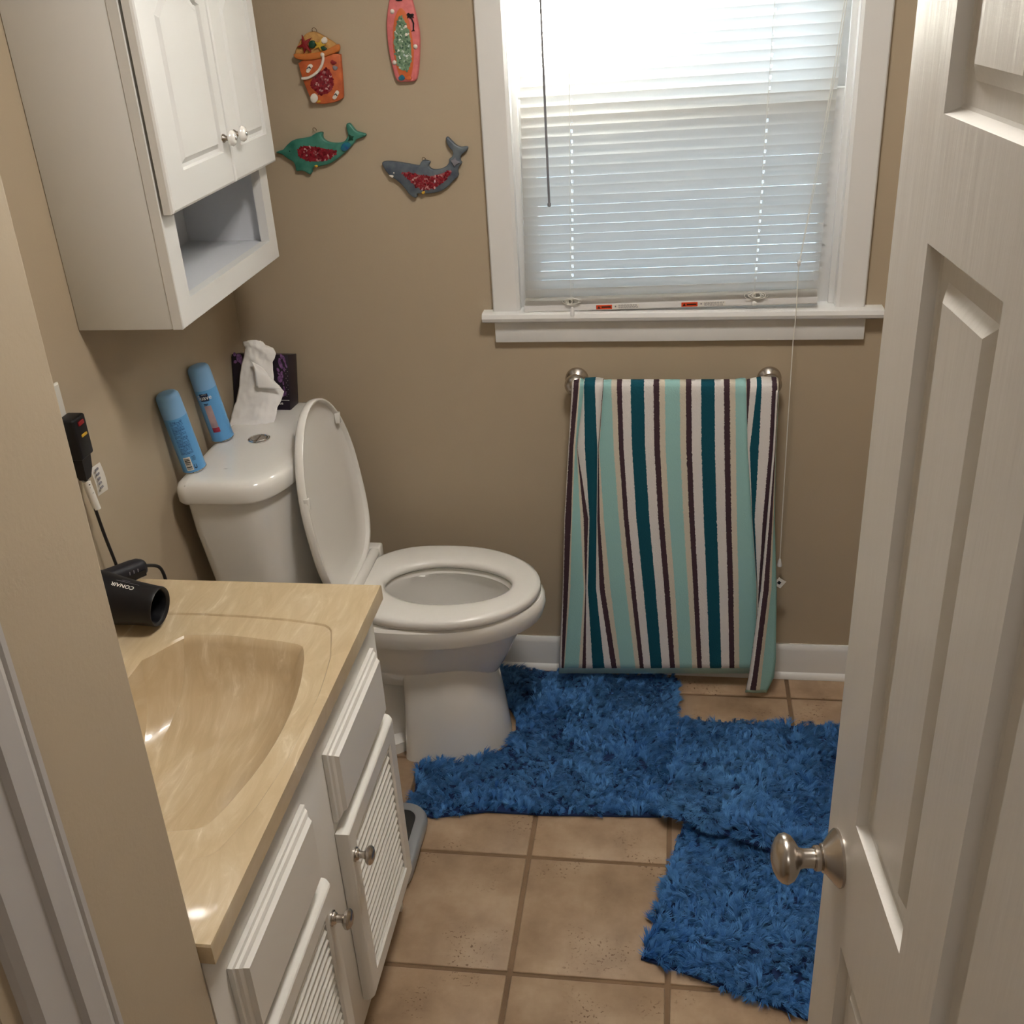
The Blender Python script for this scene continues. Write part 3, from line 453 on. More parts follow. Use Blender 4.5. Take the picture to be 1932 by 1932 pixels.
# floor: grout bed with single tiles
bm = NB(); box(bm, -1.2, 1.2, -1.42, 2.6, -0.08, -0.004)
floor = ST(obj('floor', bm, M_grout, smooth=None), 'beige square ceramic tile floor with brown grout', 'floor')
TP, GAP = 0.3105, 0.010
def tile_mesh(w, d):
    bm = NB(); box(bm, -w / 2, w / 2, -d / 2, d / 2, -0.012, 0.0, 0.0022, 2)
    me_o = obj('tile', bm, M_tile, None, 50); me = me_o.data
    bpy.data.objects.remove(me_o); return me
tcache = {}
for i in range(-4, 4):
    for j in range(-6, 4):
        x0, y0 = 0.007 + TP * i + GAP / 2, 1.433 + TP * j + GAP / 2
        x1, y1 = x0 + TP - GAP, y0 + TP - GAP
        x0, x1, y1 = max(x0, XL), min(x1, 1.08), min(y1, YB)
        if x1 - x0 < 0.02 or y1 - y0 < 0.02 or (x1 < -0.5 and y1 < 0.75): continue
        k = (round(x1 - x0, 3), round(y1 - y0, 3))
        if k not in tcache: tcache[k] = tile_mesh(*k)
        o = bpy.data.objects.new('tile', tcache[k]); COL.objects.link(o); o.parent = floor
        o.location = ((x0 + x1) / 2 , (y0 + y1) / 2, random.uniform(-0.0006, 0.0004))
        o.rotation_euler = (random.uniform(-.0012, .0012), random.uniform(-.0012, .0012), random.uniform(-.002, .002))
# baseboard along the back wall with a shoe moulding
bm = NB()
prof = [(0, 0), (0.022, 0), (0.022, 0.006), (0.018, 0.014), (0.012, 0.018), (0.012, 0.088), (0.010, 0.097), (0.005, 0.104), (0, 0.104)]
loft(bm, [[(x, YB - d, z) for d, z in prof] for x in (XL, 1.08)])
ST(obj('baseboard_back', bm, M_white, smooth=30), 'white baseboard with shoe moulding under the window wall', 'baseboard')
bm = NB()
loft(bm, [[(XL + d, y, z) for d, z in prof] for y in (1.60, YB)])
ST(obj('baseboard_left', bm, M_white, smooth=30), 'white baseboard behind the toilet', 'baseboard')
# white casing on the near left
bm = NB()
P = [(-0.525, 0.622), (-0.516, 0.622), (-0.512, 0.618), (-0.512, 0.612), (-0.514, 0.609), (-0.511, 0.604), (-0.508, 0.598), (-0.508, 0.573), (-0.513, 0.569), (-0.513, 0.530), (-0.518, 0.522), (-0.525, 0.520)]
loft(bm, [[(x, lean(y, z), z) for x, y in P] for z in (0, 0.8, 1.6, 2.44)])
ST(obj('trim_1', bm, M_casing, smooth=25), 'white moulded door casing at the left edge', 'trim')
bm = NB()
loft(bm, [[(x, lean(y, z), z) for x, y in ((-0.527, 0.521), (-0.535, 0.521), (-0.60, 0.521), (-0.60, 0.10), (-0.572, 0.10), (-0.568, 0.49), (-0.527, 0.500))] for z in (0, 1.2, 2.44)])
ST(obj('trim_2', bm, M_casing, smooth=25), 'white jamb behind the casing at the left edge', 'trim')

# ------------------------------------------------------------------ window
win = empty('window_1', 'white framed double hung window with casing, stool and apron', 'window', (0, YB, 1.04), kind='structure')
def part_box(name, parent, m, *b, bev=0.002, label=None):
    bm = NB(); box(bm, *b, bev, 2); return obj(name, bm, m, parent, label=label)
def casing(x0, x1):
    bm = NB(); s = -1 if x0 < 0 else 1; a, b = (x1, x0) if s < 0 else (x0, x1)    # a inner, b outer
    P = [(a, YB), (a, YB - .013), (a + s * .006, YB - .018), (b - s * .003, YB - .018), (b, YB - .015), (b, YB)]
    loft(bm, [[(x, y, z) for x, y in P] for z in (1.04, 1.985)]); return obj('casing', bm, M_white, win, 30)
casing(-0.428, -0.365); casing(0.365, 0.428)
part_box('casing', win, M_white, -0.428, 0.428, YB - .018, YB, 1.92, 1.985)
for s in (-1, 1):
    bm = NB(); box(bm, *(sorted((s * .363, s * .377))), YB - .012, 2.60, 1.03, 1.925, .001)
    obj('jamb', bm, M_white, win)
    bm = NB(); box(bm, *(sorted((s * .350, s * .364))), 2.482, 2.494, 1.04, 1.92, .002)      # inner stop bead
    obj('stop_bead', bm, M_white, win)
part_box('jamb', win, M_white, -0.377, 0.377, YB - .012, 2.60, 1.918, 1.93)
bm = NB()
P = [(2.60, 1.016), (YB - .030, 1.016), (YB - .037, 1.020), (YB - .040, 1.028), (YB - .037, 1.037), (YB - .031, 1.040), (2.60, 1.040)]
loft(bm, [[(x, y, z) for y, z in P] for x in (-0.366, 0.366)])
obj('stool', bm, M_white, win, 35)
for a, b in ((-0.453, -0.366), (0.366, 0.468)):
    bm = NB(); Q = [(min(y, YB), z) for y, z in P]
    loft(bm, [[(x, y, z) for y, z in Q] for x in (a, b)]); obj('stool_horn', bm, M_white, win, 35)
part_box('apron', win, M_white, -0.427, 0.433, YB - .016, YB, 0.962, 1.016)
def sash(y0, y1, z0, z1, nm, rail_b=.05, rail_t=.045):
    f = NB()
    for b in ((-.362, -.317, z0, z1), (.317, .362, z0, z1), (-.317, .317, z0, z0 + rail_b), (-.317, .317, z1 - rail_t, z1)):
        box(f, b[0], b[1], y0, y1, b[2], b[3], .003, 2)
    s = obj(nm, f, M_white, win)
    g = NB(); box(g, -.318, .318, (y0 + y1) / 2 - .002, (y0 + y1) / 2 + .002, z0 + rail_b, z1 - rail_t)
    obj('pane', g, M_glass, s, None)
    return s
sash(2.497, 2.527, 1.04, 1.505, 'lower_sash', .055, .05)
sash(2.533, 2.563, 1.455, 1.918, 'upper_sash', .05, .045)
g = NB(); box(g, -.362, .362, 2.588, 2.590, 1.04, 1.48); obj('insect_screen', g, M_screen, win, None)

# outside: an unseen sloping slab, added to shade the lower right of the blind
bm = NB()
o1 = Vector((0.04, 6.5, 3.85)); sl = 0.54
line = lambda x: o1.z + sl * (x - o1.x)
pts = [(-5.0, line(-5.0)), (3.5, line(3.5)), (3.5, line(3.5) - .85), (-5.0, line(-5.0) - .85)]
loft(bm, [[(x, y, z) for x, z in pts] for y in (6.5, 6.8)])
ST(obj('sun_blocker_slab', bm, M_out, smooth=None), 'unseen sloping slab added outside to shade the closed blind', 'wall')

# ------------------------------------------------------------------ blind
BY = 2.452
blind = empty('window_blind', 'white mini blind with closed slats hanging in the window', 'blind', (0, BY, 1.042))
def bx(z): return -0.0005 + (-0.0148) * (1.70 - z) / 0.66          # the blind hangs slightly askew
SLOPE = 0.0185
ROT = math.atan(SLOPE)
sm = NB(); W = 0.334; tilt = math.radians(65.3); hw = 0.0127
loops = []
nseg = 6
for x in (-W, -.2242, -.2198, .1938, .1982, W):
    loops.append([(x, -math.cos(tilt) * hw * t + (1 - t * t) * -0.0018 * math.sin(tilt), math.sin(tilt) * hw * t + (1 - t * t) * -0.0018 * math.cos(tilt)) for t in np.linspace(-1, 1, nseg + 1)])
V = [[sm.verts.new(p) for p in L] for L in loops]
for q in range(5):
    for i in range(nseg):
        if q in (1, 3) and i in (2, 3): continue          # the routed cord holes
        sm.faces.new((V[q][i], V[q + 1][i], V[q + 1][i + 1], V[q][i + 1]))
so = obj('slat', sm, M_slat, None, 60, recalc=False); slat_me = so.data; bpy.data.objects.remove(so)
z = 1.0865
k = 0
while z < 1.885:
    o = bpy.data.objects.new('slat', slat_me); COL.objects.link(o); o.parent = blind
    o.location = Vector((bx(z), BY + random.uniform(-.0006, .0006), z)) - blind.location
    o.rotation_euler = (random.uniform(-.02, .02), -ROT + random.uniform(-.0016, .0016), 0)
    z += 0.02125; k += 1
# slats resting flat in a stack on the bottom rail
fm = NB(); V = [[fm.verts.new(p) for p in [(x, hw * t, 0.0014 * (1 - t * t)) for t in np.linspace(-1, 1, 7)]] for x in (-W, W)]
for i in range(6): fm.faces.new((V[0][i], V[1][i], V[1][i + 1], V[0][i + 1]))
fo = obj('slat', fm, M_slat, None, 60, recalc=False); flat_me = fo.data; bpy.data.objects.remove(fo)
for q in range(6):
    o = bpy.data.objects.new('slat', flat_me); COL.objects.link(o); o.parent = blind
    zz = 1.0645 + q * 0.0021
    o.location = Vector((bx(zz), BY - 0.001, zz)) - blind.location; o.rotation_euler = (0.10, -ROT, 0)
Mr = Matrix.Translation((bx(1.05), BY, 1.0545)) @ Matrix.Rotation(-ROT, 4, 'Y')
bm = NB()
P = [(-.011, -.0085), (.011, -.0085), (.0125, -.006), (.0125, .006), (.010, .009), (-.010, .009), (-.0125, .006), (-.0125, -.006)]
loft(bm, [[Mr @ Vector((x, y, z)) for y, z in P] for x in (-.334, .334)])
rail = obj('bottom_rail', bm, M_rail, blind, 30)
for s in (-1, 1):
    bm = NB(); loft(bm, [[Mr @ Vector((x, y * 1.06, z * 1.06)) for y, z in P] for x in sorted((s * .324, s * .336))])
    obj('end_cap', bm, M_rail, rail, 30)
def rail_patch(x0, x1, z0, z1, m, nm, d=0.0130):
    bm = NB(); box(bm, x0, x1, -d - .0004, -d + .0006, z0, z1, M=Mr); return obj(nm, bm, m, rail, None)
for x0 in (-.166, .031):
    rail_patch(x0, x0 + .037, -.0058, .0042, M_orange, 'warning_label', .0129)
    bm = NB()                                          # triangle mark and the dark word bar
    loft(bm, [[Mr @ Vector((x0 + px, y, pz)) for px, pz in ((.003, -.004), (.010, -.004), (.0065, .0025))] for y in (-.0134, -.0136)])
    box(bm, x0 + .0125, x0 + .034, -.0137, -.0133, -.0022, .0008, M=Mr)
    obj('warning_mark', bm, M_inkblk, rail, None)
    rail_patch(x0 + .039, x0 + .100, -.0058, .0046, M_paper, 'paper_label', .0129)
    bm = NB()
    lathe(bm, Mr @ Vector((x0 + .045, -.0133, 0)), Mr.to_3x3() @ Vector((0, -1, 0)), [(0, .0018), (.0004, .0018)], 10)
    for r in range(4):
        xa = x0 + .052
        while xa < x0 + .095:
            w = random.uniform(.002, .007); box(bm, xa, min(xa + w, x0 + .097), -.0137, -.0133, -.0046 + r * .0024, -.0036 + r * .0024, M=Mr); xa += w + .0012
    obj('fine_print', bm, M_grey, rail, None)
bm = NB(); box(bm, -.335, .335, BY - .0125, BY + .0125, 1.892, 1.917, .002); obj('head_rail', bm, M_rail, blind)
# ladder and lift cords
def bpt(x, z, dy): return (bx(z) + x, BY + dy, z + SLOPE * x)
for x in (-0.222, 0.196):
    for dx, dy in ((-.0035, -.0135), (.0035, .0135)):
        bm = NB(); tube(bm, [bpt(x + dx, 1.058, dy), bpt(x + dx, 1.5, dy), bpt(x + dx, 1.89, dy)], .0006, 5); obj('ladder_cord', bm, M_cordw, blind)
    bm = NB(); tube(bm, [bpt(x, 1.066, .001), bpt(x, 1.5, .001), bpt(x, 1.89, .001)], .0006, 5); obj('lift_cord', bm, M_cordw, blind)
    # slack cord bunched over the bottom rail
    bm = NB(); rr = random.Random(int(x * 1000)); c = Vector(bpt(x, 1.0715, -.019))
    for q in range(9):
        a = rr.uniform(0, PI); w = rr.uniform(.006, .022); h = rr.uniform(.004, .009); ox = rr.uniform(-.008, .012)
        pts = [c + Vector((ox + w * math.cos(t) * math.cos(a * .25), rr.uniform(-.002, .002), h * math.sin(t) + rr.uniform(-.001, .001))) for t in np.linspace(0, 2 * PI, 14)]
        tube(bm, spline(pts, 3), .0007, 5)
    obj('cord_bundle', bm, M_cordw, blind)
p = Vector(bpt(-.222, 1.058, -.019))
bm = NB(); lathe(bm, p, (0, 0, -1), [(0, .0022), (.003, .0034), (.018, .0060), (.021, .0058)], 14); obj('cord_tassel', bm, M_rail, blind)
p = Vector(bpt(.196, 1.052, -.0135))
bm = NB(); lathe(bm, p, (0, -1, 0), [(0, .006), (.003, .0055), (.005, .003)], 14); obj('cord_button', bm, M_rail, rail)
bm = NB(); wp = [(-.2835, 2.425, 1.895), (-.2822, 2.422, 1.6), (-.2805, 2.422, 1.297)]
tube(bm, wp, .0026, 8); lathe(bm, wp[-1], (0, 0, -1), [(0, .0026), (.002, .0042), (.007, .0042), (.009, .002)], 10)
obj('tilt_wand', bm, M_wand, blind, label='clear grey tilt wand')
cx = [(.3325, 2.43, 1.895), (.327, 2.428, 1.68), (.301, 2.425, 1.40), (.272, 2.418, 1.150)]
bm = NB(); tube(bm, spline(cx, 6), .0009, 6); obj('pull_cord', bm, M_cordw, blind)
bm = NB(); tube(bm, spline([(a + .004 * min(1, (c - 1.14) * 4), b - .003, c) for a, b, c in cx], 6), .0009, 6); obj('pull_cord', bm, M_cordw, blind)
bm = NB(); tube(bm, spline([(.272, 2.418, 1.152), (.2725, 2.416, 1.02), (.271, 2.420, .95), (.2735, 2.425, .62), (.2765, 2.43, .385)], 6), .0012, 6); obj('pull_cord', bm, M_cordw, blind)
bm = NB(); lathe(bm, (.272, 2.418, 1.158), (0, 0, -1), [(0, .002), (.003, .004), (.010, .0042), (.014, .002)], 10)
for s in (-1, 1): tube(bm, [(.272, 2.418, 1.150), (.272 + s * .006, 2.414, 1.158), (.272 + s * .004, 2.414, 1.163)], .001, 5)
obj('cord_joiner', bm, M_rail, blind)
bm = NB(); lathe(bm, (.2765, 2.43, .388), (0, 0, -1), [(0, .0022), (.004, .0035), (.018, .0065), (.021, .0062)], 14); obj('cord_tassel', bm, M_rail, blind)

# ------------------------------------------------------------------ open door on the right
ang = math.radians(5.5)
DL = Vector((0.1805, 0.94, 0.012)); DU = Vector((math.sin(ang), -math.cos(ang), 0)); DN = Vector((-math.cos(ang), -math.sin(ang), 0)); DT = 0.035
door = empty('door_1', 'white six panel door standing open on the right with a satin nickel knob', 'door', DL + DU * .29, kind='structure')
def dP(u, v, h): return DL + DU * u + Vector((0, 0, v)) + DN * (h - DT)
rects = []
for z0, z1 in ((0.17, 0.799), (0.974, 1.561), (1.654, 1.92)):
    for u0, u1 in ((.093, .250), (.330, .487)): rects.append([(u0, z0), (u1, z0), (u1, z1), (u0, z1)])
bm = NB()
slab(bm, 0.58, 2.02, DT, rects, dP, edge=((0, DT - .0015), (.0015, DT)), prof=((0, 0), (.0045, .010), (.007, .0115), (.024, .0115), (.034, .0055), (.036, .0045)))
obj('door_leaf', bm, M_door, door, 25)
kc = DL + DU * .052 + Vector((0, 0, .888))
bm = NB(); lathe(bm, kc, DN, [(0, .031), (.003, .0315), (.006, .029), (.016, .0165), (.019, .0155)], 36)
kr = obj('door_knob', bm, M_nickel, door, 40, label='satin nickel egg shaped door knob')
bm = NB(); lathe(bm, kc, DN, [(.019, .0125), (.022, .0138), (.026, .0138), (.0275, .0125)], 28); obj('neck_ring', bm, M_nickel, kr)
bm = NB(); lathe(bm, kc, DN, [(.0275, .0108), (.038, .0104), (.043, .0118), (.0465, .0185), (.051, .0245), (.057, .0275), (.0625, .0262), (.0675, .0215), (.071, .0135), (.0725, .006), (.0728, .0)], 36); obj('knob_grip', bm, M_nickel, kr, 60)
for hz in (0.25, 1.0, 1.8):
    bm = NB(); c = dP(.585, hz, DT + .004); lathe(bm, c, (0, 0, 1), [(0, .006), (.08, .006)], 12); obj('hinge', bm, M_nickel, door)
# ------------------------------------------------------------------ wall cabinet
cab = empty('wall_cabinet', 'white wall cabinet with two arched panel doors and an open cubby above the toilet', 'cabinet', (-0.98, 2.02, 1.223))
Y0, Y1, ZB, ZT, XF = 1.759, 2.283, 1.223, 1.87, -0.875
for a in (Y0, Y1 - .014):
    bm = NB(); box(bm, XL + .001, XF - .020, a, a + .014, ZB, ZT, .001); obj('side_panel', bm, M_cab, cab)
bm = NB(); box(bm, XL, XF - .020, Y0 + .014, Y1 - .014, ZT - .014, ZT); obj('top_panel', bm, M_cab, cab, None)
bm = NB(); box(bm, XL, XL + .006, Y0 + .014, Y1 - .014, ZB, ZT - .014); obj('back_panel', bm, M_inside, cab, None)
bm = NB(); box(bm, XL + .006, XF - .020, Y0 + .014, Y1 - .014, ZB + .028, ZB + .042); obj('shelf', bm, M_inside, cab, None)
bm = NB(); box(bm, XL + .006, XF - .020, Y0 + .014, Y1 - .014, 1.436, 1.450); obj('shelf', bm, M_inside, cab, None)
for a, b in ((Y0 + .014, Y0 + .017), (Y1 - .017, Y1 - .014)):
    bm = NB(); box(bm, XL + .006, XF - .020, a, b, ZB + .042, 1.436); obj('cubby_lining', bm, M_inside, cab, None)
bm = NB()
def cP(u, v, h): return Vector((XF - .020 + h, Y0 - .001 + u, ZB + v))
slab(bm, Y1 - Y0 + .002, ZT - ZB, .020, [[(.050, .045), (.482, .045), (.482, .215), (.050, .215)]], cP, edge=((0, .0185), (.0015, .020)), prof=((0, 0),), open_panel=True)
obj('face_frame', bm, M_cab, cab, 25)
def cab_door(y0, y1, knob_y, k):
    z0, z1, T = 1.4265, 1.835, .0195
    def P(u, v, h): return Vector((XF + .006 + h, y0 + u, z0 + v))
    W, H = y1 - y0, z1 - z0
    a, b, sh, top = .068 if k == 0 else .052, W - (.034 if k == 0 else .036), .316, .346
    bow = [(b - .030 - (b - a - .060) * t, sh + .018 + (top - sh - .002) * math.sin(PI * t)) for t in np.linspace(0, 1, 11)]
    poly = [(a, .062), (b, .062), (b, sh), (b - .012, sh + .004)] + bow + [(a + .012, sh + .004), (a, sh)]
    bm = NB()
    slab(bm, W, H, T, [poly], P, edge=((0, T - .006), (.002, T - .002), (.006, T)), prof=((0, 0), (.003, .0060), (.009, .0065), (.017, .0018), (.0185, .0006)))
    d = obj('door', bm, M_cab, cab, 25)
    kz = 1.513
    bm = NB(); lathe(bm, (XF + .006 + T, knob_y, kz), (1, 0, 0), [(0, .0085), (.002, .0080), (.006, .0048), (.014, .0045)], 20); kn = obj('knob', bm, M_nickel, d)
    bm = NB(); lathe(bm, (XF + .006 + T + .012, knob_y, kz), (1, 0, 0), [(0, .006), (.002, .0135), (.006, .0150), (.010, .0130), (.013, .008)], 24); obj('porcelain_disc', bm, M_porc, kn)
    bm = NB(); lathe(bm, (XF + .006 + T + .0245, knob_y, kz), (1, 0, 0), [(0, .0042), (.002, .0036), (.003, .0015)], 16); obj('metal_cap', bm, M_chrome, kn)
cab_door(1.757, 2.047, 2.021, 0)
cab_door(2.051, 2.287, 2.077, 1)

# ------------------------------------------------------------------ vanity
van = empty('vanity_cabinet', 'white vanity cabinet with louvered doors under the marble sink top', 'vanity', (-0.79, 1.19, 0))
XB = -0.535
bm = NB(); box(bm, XB - .018, XB, 0.80, 1.578, 0.09, 0.770, .001); obj('face_frame', bm, M_van, van)
for a in (0.80, 1.564):
    bm = NB(); box(bm, XL + .002, XB - .018, a, a + .014, 0.0, 0.770, .001); obj('side_panel', bm, M_van, van)
bm = NB(); box(bm, XL + .002, XB - .018, 0.814, 1.564, 0.09, 0.104); obj('bottom_panel', bm, M_van, van, None)
bm = NB(); box(bm, XB - .075, XB - .06, 0.814, 1.564, 0.0, 0.09); obj('plinth', bm, M_van, van, None)
def van_slab(y0, y1, z0, z1, T=.021):
    return lambda u, v, h: Vector((XB + .0008 + h, y0 + u, z0 + v))
for y0, y1 in ((0.846, 1.136), (1.246, 1.538)):
    z0, z1 = .556, .696
    bm = NB(); T = .021
    slab(bm, y1 - y0, z1 - z0, T, [], van_slab(y0, y1, z0, z1), edge=((0, .007), (.004, .0085), (.006, .012), (.0075, .0128), (.012, .0145), (.0145, .0185), (.016, T)))
    obj('drawer_front', bm, M_van, van, 22)
def van_door(y0, y1, knob_y):
    z0, z1, T = .137, .534, .021; W, H = y1 - y0, z1 - z0
    P = van_slab(y0, y1, z0, z1); a, b, c, d = .036, W - .036, .040, H - .038
    bm = NB()
    slab(bm, W, H, T, [[(a, c), (b, c), (b, d), (a, d)]], P, edge=((0, .009), (.0015, .014), (.0055, .0195), (.008, T)), prof=((0, 0), (.004, .004)), open_panel=True)
    dr = obj('door', bm, M_van, van, 22)
    n = 17; st = (d - c) / n
    lm = NB()
    prof = [(-.0080, .0100), (-.0095, .0085), (-.0090, .0060), (.0075, -.0100), (.0088, -.0092), (.0088, -.0062), (.0080, -.0052)]
    w2 = (b - a) / 2 + .003
    loft(lm, [[Vector((px, y, pz)) for px, pz in prof] for y in (-w2, w2)])
    lo = obj('louver', lm, M_van, None, 30); lme = lo.data; bpy.data.objects.remove(lo)
    for i in range(n):
        o = bpy.data.objects.new('louver', lme); COL.objects.link(o); o.parent = dr
        o.location = Vector((XB + .0085, y0 + (a + b) / 2, z0 + c + st * (i + .5)))
    kp = Vector((XB + T + .0008, knob_y, .472))
    bm = NB(); lathe(bm, kp, (1, 0, 0), [(0, .0125), (.002, .0125), (.003, .0105), (.006, .0095), (.008, .0065), (.014, .0058), (.018, .0075), (.020, .0125), (.023, .0158), (.027, .0162), (.030, .0140), (.0325, .0085), (.0335, .002)], 28)
    obj('knob', bm, M_nickel, dr, 40, label='satin nickel mushroom knob')
van_door(0.838, 1.150, 1.128)
van_door(1.242, 1.556, 1.262)

# sink top: one piece, slab with a shallow dished border and a shell shaped bowl
CX, CY = -0.73, 1.19
half_bowl = [(-.860, 1.19), (-.860, 1.345), (-.848, 1.362), (-.834, 1.385), (-.815, 1.413), (-.785, 1.418), (-.751, 1.419), (-.712, 1.416), (-.677, 1.411), (-.640, 1.406), (-.613, 1.400), (-.602, 1.394), (-.596, 1.382), (-.588, 1.36), (-.582, 1.335), (-.574, 1.30), (-.568, 1.261), (-.565, 1.225), (-.564, 1.19)]
half_rec = [(-.985, 1.19), (-.985, 1.43), (-.975, 1.46), (-.940, 1.475), (-.871, 1.477), (-.798, 1.478), (-.722, 1.475), (-.647, 1.469), (-.590, 1.459), (-.572, 1.454), (-.562, 1.440), (-.553, 1.41), (-.541, 1.365), (-.534, 1.31), (-.530, 1.265), (-.529, 1.19)]
rect = [(-1.078, 1.19), (-1.078, 1.587), (-.513, 1.587), (-.513, 1.19)]
def full(h): return h + [(x, 2 * CY - y) for x, y in h[::-1][1:-1]]
def radial(poly, angs):
    out = []
    for a in angs:
        d = Vector((math.cos(a), math.sin(a))); best = None
        for i in range(len(poly)):
            p, q = Vector(poly[i]) - Vector((CX, CY)), Vector(poly[(i + 1) % len(poly)]) - Vector((CX, CY))
            e = q - p; den = d.x * e.y - d.y * e.x
            if abs(den) < 1e-12: continue
            t = (p.x * e.y - p.y * e.x) / den; s = (p.x * d.y - p.y * d.x) / den
            if t > 0 and -1e-6 <= s <= 1 + 1e-6: best = t if best is None else min(best, t)
        out.append((CX + d.x * best, CY + d.y * best))
    return out
bowl, rec, rct = full(half_bowl), full(half_rec), full(rect)
angs = sorted(set([round(a, 5) for a in np.linspace(-PI, PI, 121)[:-1]] + [round(math.atan2(y - CY, x - CX), 5) for x, y in rct + rec[::2] + bowl]))
rb, rr_, rq = radial(bowl, angs), radial(rec, angs), radial(rct, angs)
def toward(poly, s): return [(CX - .105 * (1 - s) + (x - CX) * s, CY + (y - CY) * s) for x, y in poly]
def blend(p, q, t): return [(a[0] * (1 - t) + b[0] * t, a[1] * (1 - t) + b[1] * t) for a, b in zip(p, q)]
ZC = 0.800
seq = [(toward(rq, .97), ZC - .030), (rq, ZC - .030), (rq, ZC - .003), (blend(rq, rr_, .015), ZC), (blend(rq, rr_, .96), ZC), (rr_, ZC - .0008), (blend(rr_, rb, .04), ZC - .0036), (blend(rr_, rb, .5), ZC - .0055),
       (blend(rr_, rb, .94), ZC - .0065), (rb, ZC - .0095), (toward(rb, .975), ZC - .020), (toward(rb, .93), ZC - .050), (toward(rb, .86), ZC - .080), (toward(rb, .74), ZC - .105), (toward(rb, .58), ZC - .122), (toward(rb, .40), ZC - .132), (toward(rb, .2), ZC - .138), (toward(rb, .06), ZC - .140)]
bm = NB(); loft(bm, [[(x, y, z) for x, y in P] for P, z in seq], False, True)
top = obj('sink_countertop', bm, M_marble, None, 30)
tag(top, 'tan cultured marble sink top with moulded shell shaped basin', 'sink')
bm = NB(); lathe(bm, (CX - .100, CY, ZC - .1395), (0, 0, 1), [(0, .022), (.002, .022), (.003, .018), (.001, .012)], 24); obj('drain', bm, M_chrome, top)

# ------------------------------------------------------------------ toilet
TC = 2.172
toi = empty('toilet', 'white two piece toilet with raised lid and lowered seat', 'toilet', (-0.68, TC, 0))
def egg(xb, xf, hw, z, n=48, pb=2.6, fm=.46, yc=TC):
    xm = xb + (xf - xb) * fm; L = []
    for k in range(n):
        a = 2 * PI * k / n; c, s = math.cos(a), math.sin(a)
        p = 2.0 if c >= 0 else pb
        x = xm + (xf - xm if c >= 0 else xm - xb) * math.copysign(abs(c) ** (2 / p), c)
        L.append((x, yc + hw * math.copysign(abs(s) ** (2 / p), s), z))
    return L
bm = NB()
loft(bm, [egg(-.80, -.43, .080, .195), egg(-.81, -.412, .098, .222), egg(-.82, -.392, .118, .262), egg(-.83, -.372, .134, .305), egg(-.84, -.354, .145, .348), egg(-.845, -.345, .150, .3705), egg(-.848, -.306, .178, .3725),
          egg(-.85, -.300, .182, .388), egg(-.85, -.2965, .185, .405), egg(-.85, -.299, .184, .420), egg(-.845, -.306, .178, .426), egg(-.70, -.375, .108, .426, pb=2.0), egg(-.695, -.380, .103, .415, pb=2.0),
          egg(-.70, -.365, .115, .385, pb=2.0), egg(-.70, -.385, .110, .31, pb=2), egg(-.70, -.43, .092, .24, pb=2), egg(-.69, -.49, .07, .205, pb=2), egg(-.66, -.56, .035, .198, pb=2)], True, True)
obj('bowl', bm, M_porc, toi, 40)
bm = NB()
loft(bm, [egg(-.662, -.402, .136, z=.0, pb=8, fm=.40), egg(-.660, -.402, .135, z=.012, pb=8, fm=.40), egg(-.655, -.412, .128, z=.10, pb=8, fm=.40), egg(-.650, -.425, .121, z=.20, pb=8, fm=.42), egg(-.650, -.44, .112, z=.262, pb=8, fm=.45)])
obj('pedestal', bm, M_porc, toi, 35)
bm = NB(); loft(bm, [egg(-.97, -.62, .132, 0, pb=6, fm=.6), egg(-.97, -.62, .130, .030, pb=6, fm=.6), egg(-.968, -.62, .098, .045, pb=6, fm=.6), egg(-.96, -.62, .086, .15, pb=5, fm=.6), egg(-.95, -.66, .090, .19, pb=5, fm=.6), egg(-.95, -.735, .090, .30, pb=5, fm=.6), egg(-1.0, -.76, .12, .40, pb=5, fm=.6)])
obj('trapway', bm, M_porc, toi, 40)
def tank_loop(xb, xf, bow, hw, z, n=40, p=7, ins=0.0):
    L = []
    for k in range(n + 1):
        t = math.sin(PI / 2 * (-1 + 2 * k / n)); f = (1 - abs(t) ** p) ** (1 / p)
        xx = xf - ins + bow * (1 - t * t)
        L.append((xb + .03 + (xx - xb - .03) * f, TC + t * (hw - ins), z))
    for k in range(1, 7):
        a = PI / 2 * k / 6; L.append((xb + ins + .03 - (.03) * math.sin(a), TC + (hw - ins) - .03 * (1 - math.cos(a)), z))
    for k in range(0, 6):
        a = PI / 2 * (1 - k / 6); L.append((xb + ins + .03 - .03 * math.sin(a), TC - (hw - ins) + .03 * (1 - math.cos(a)), z))
    return L
bm = NB()
loft(bm, [tank_loop(-1.020, -.90, .03, .165, .405), tank_loop(-1.026, -.885, .033, .180, .43), tank_loop(-1.036, -.878, .036, .206, .56), tank_loop(-1.046, -.872, .038, .226, .70), tank_loop(-1.048, -.869, .040, .232, .776)])
obj('tank', bm, M_porc, toi, 35)
bm = NB()
lo = lambda z, i: tank_loop(-1.060, -.856, .042, .247, z, ins=i)
loft(bm, [lo(.777, .006), lo(.779, .002), lo(.784, 0), lo(.806, 0), lo(.814, .0015), lo(.821, .005), lo(.8265, .012), lo(.829, .022), lo(.8300, .040), lo(.8305, .075)])
obj('tank_lid', bm, M_porc, toi, 50)
bm = NB(); bc = (-.946, 2.162, .8302); lathe(bm, bc, (0, 0, 1), [(0, .0255), (.003, .0255), (.0045, .0235), (.0045, .0205), (.003, .0195)], 36, True, False)
fb = obj('flush_button', bm, M_chrome, toi, 30, label='round chrome dual flush button')
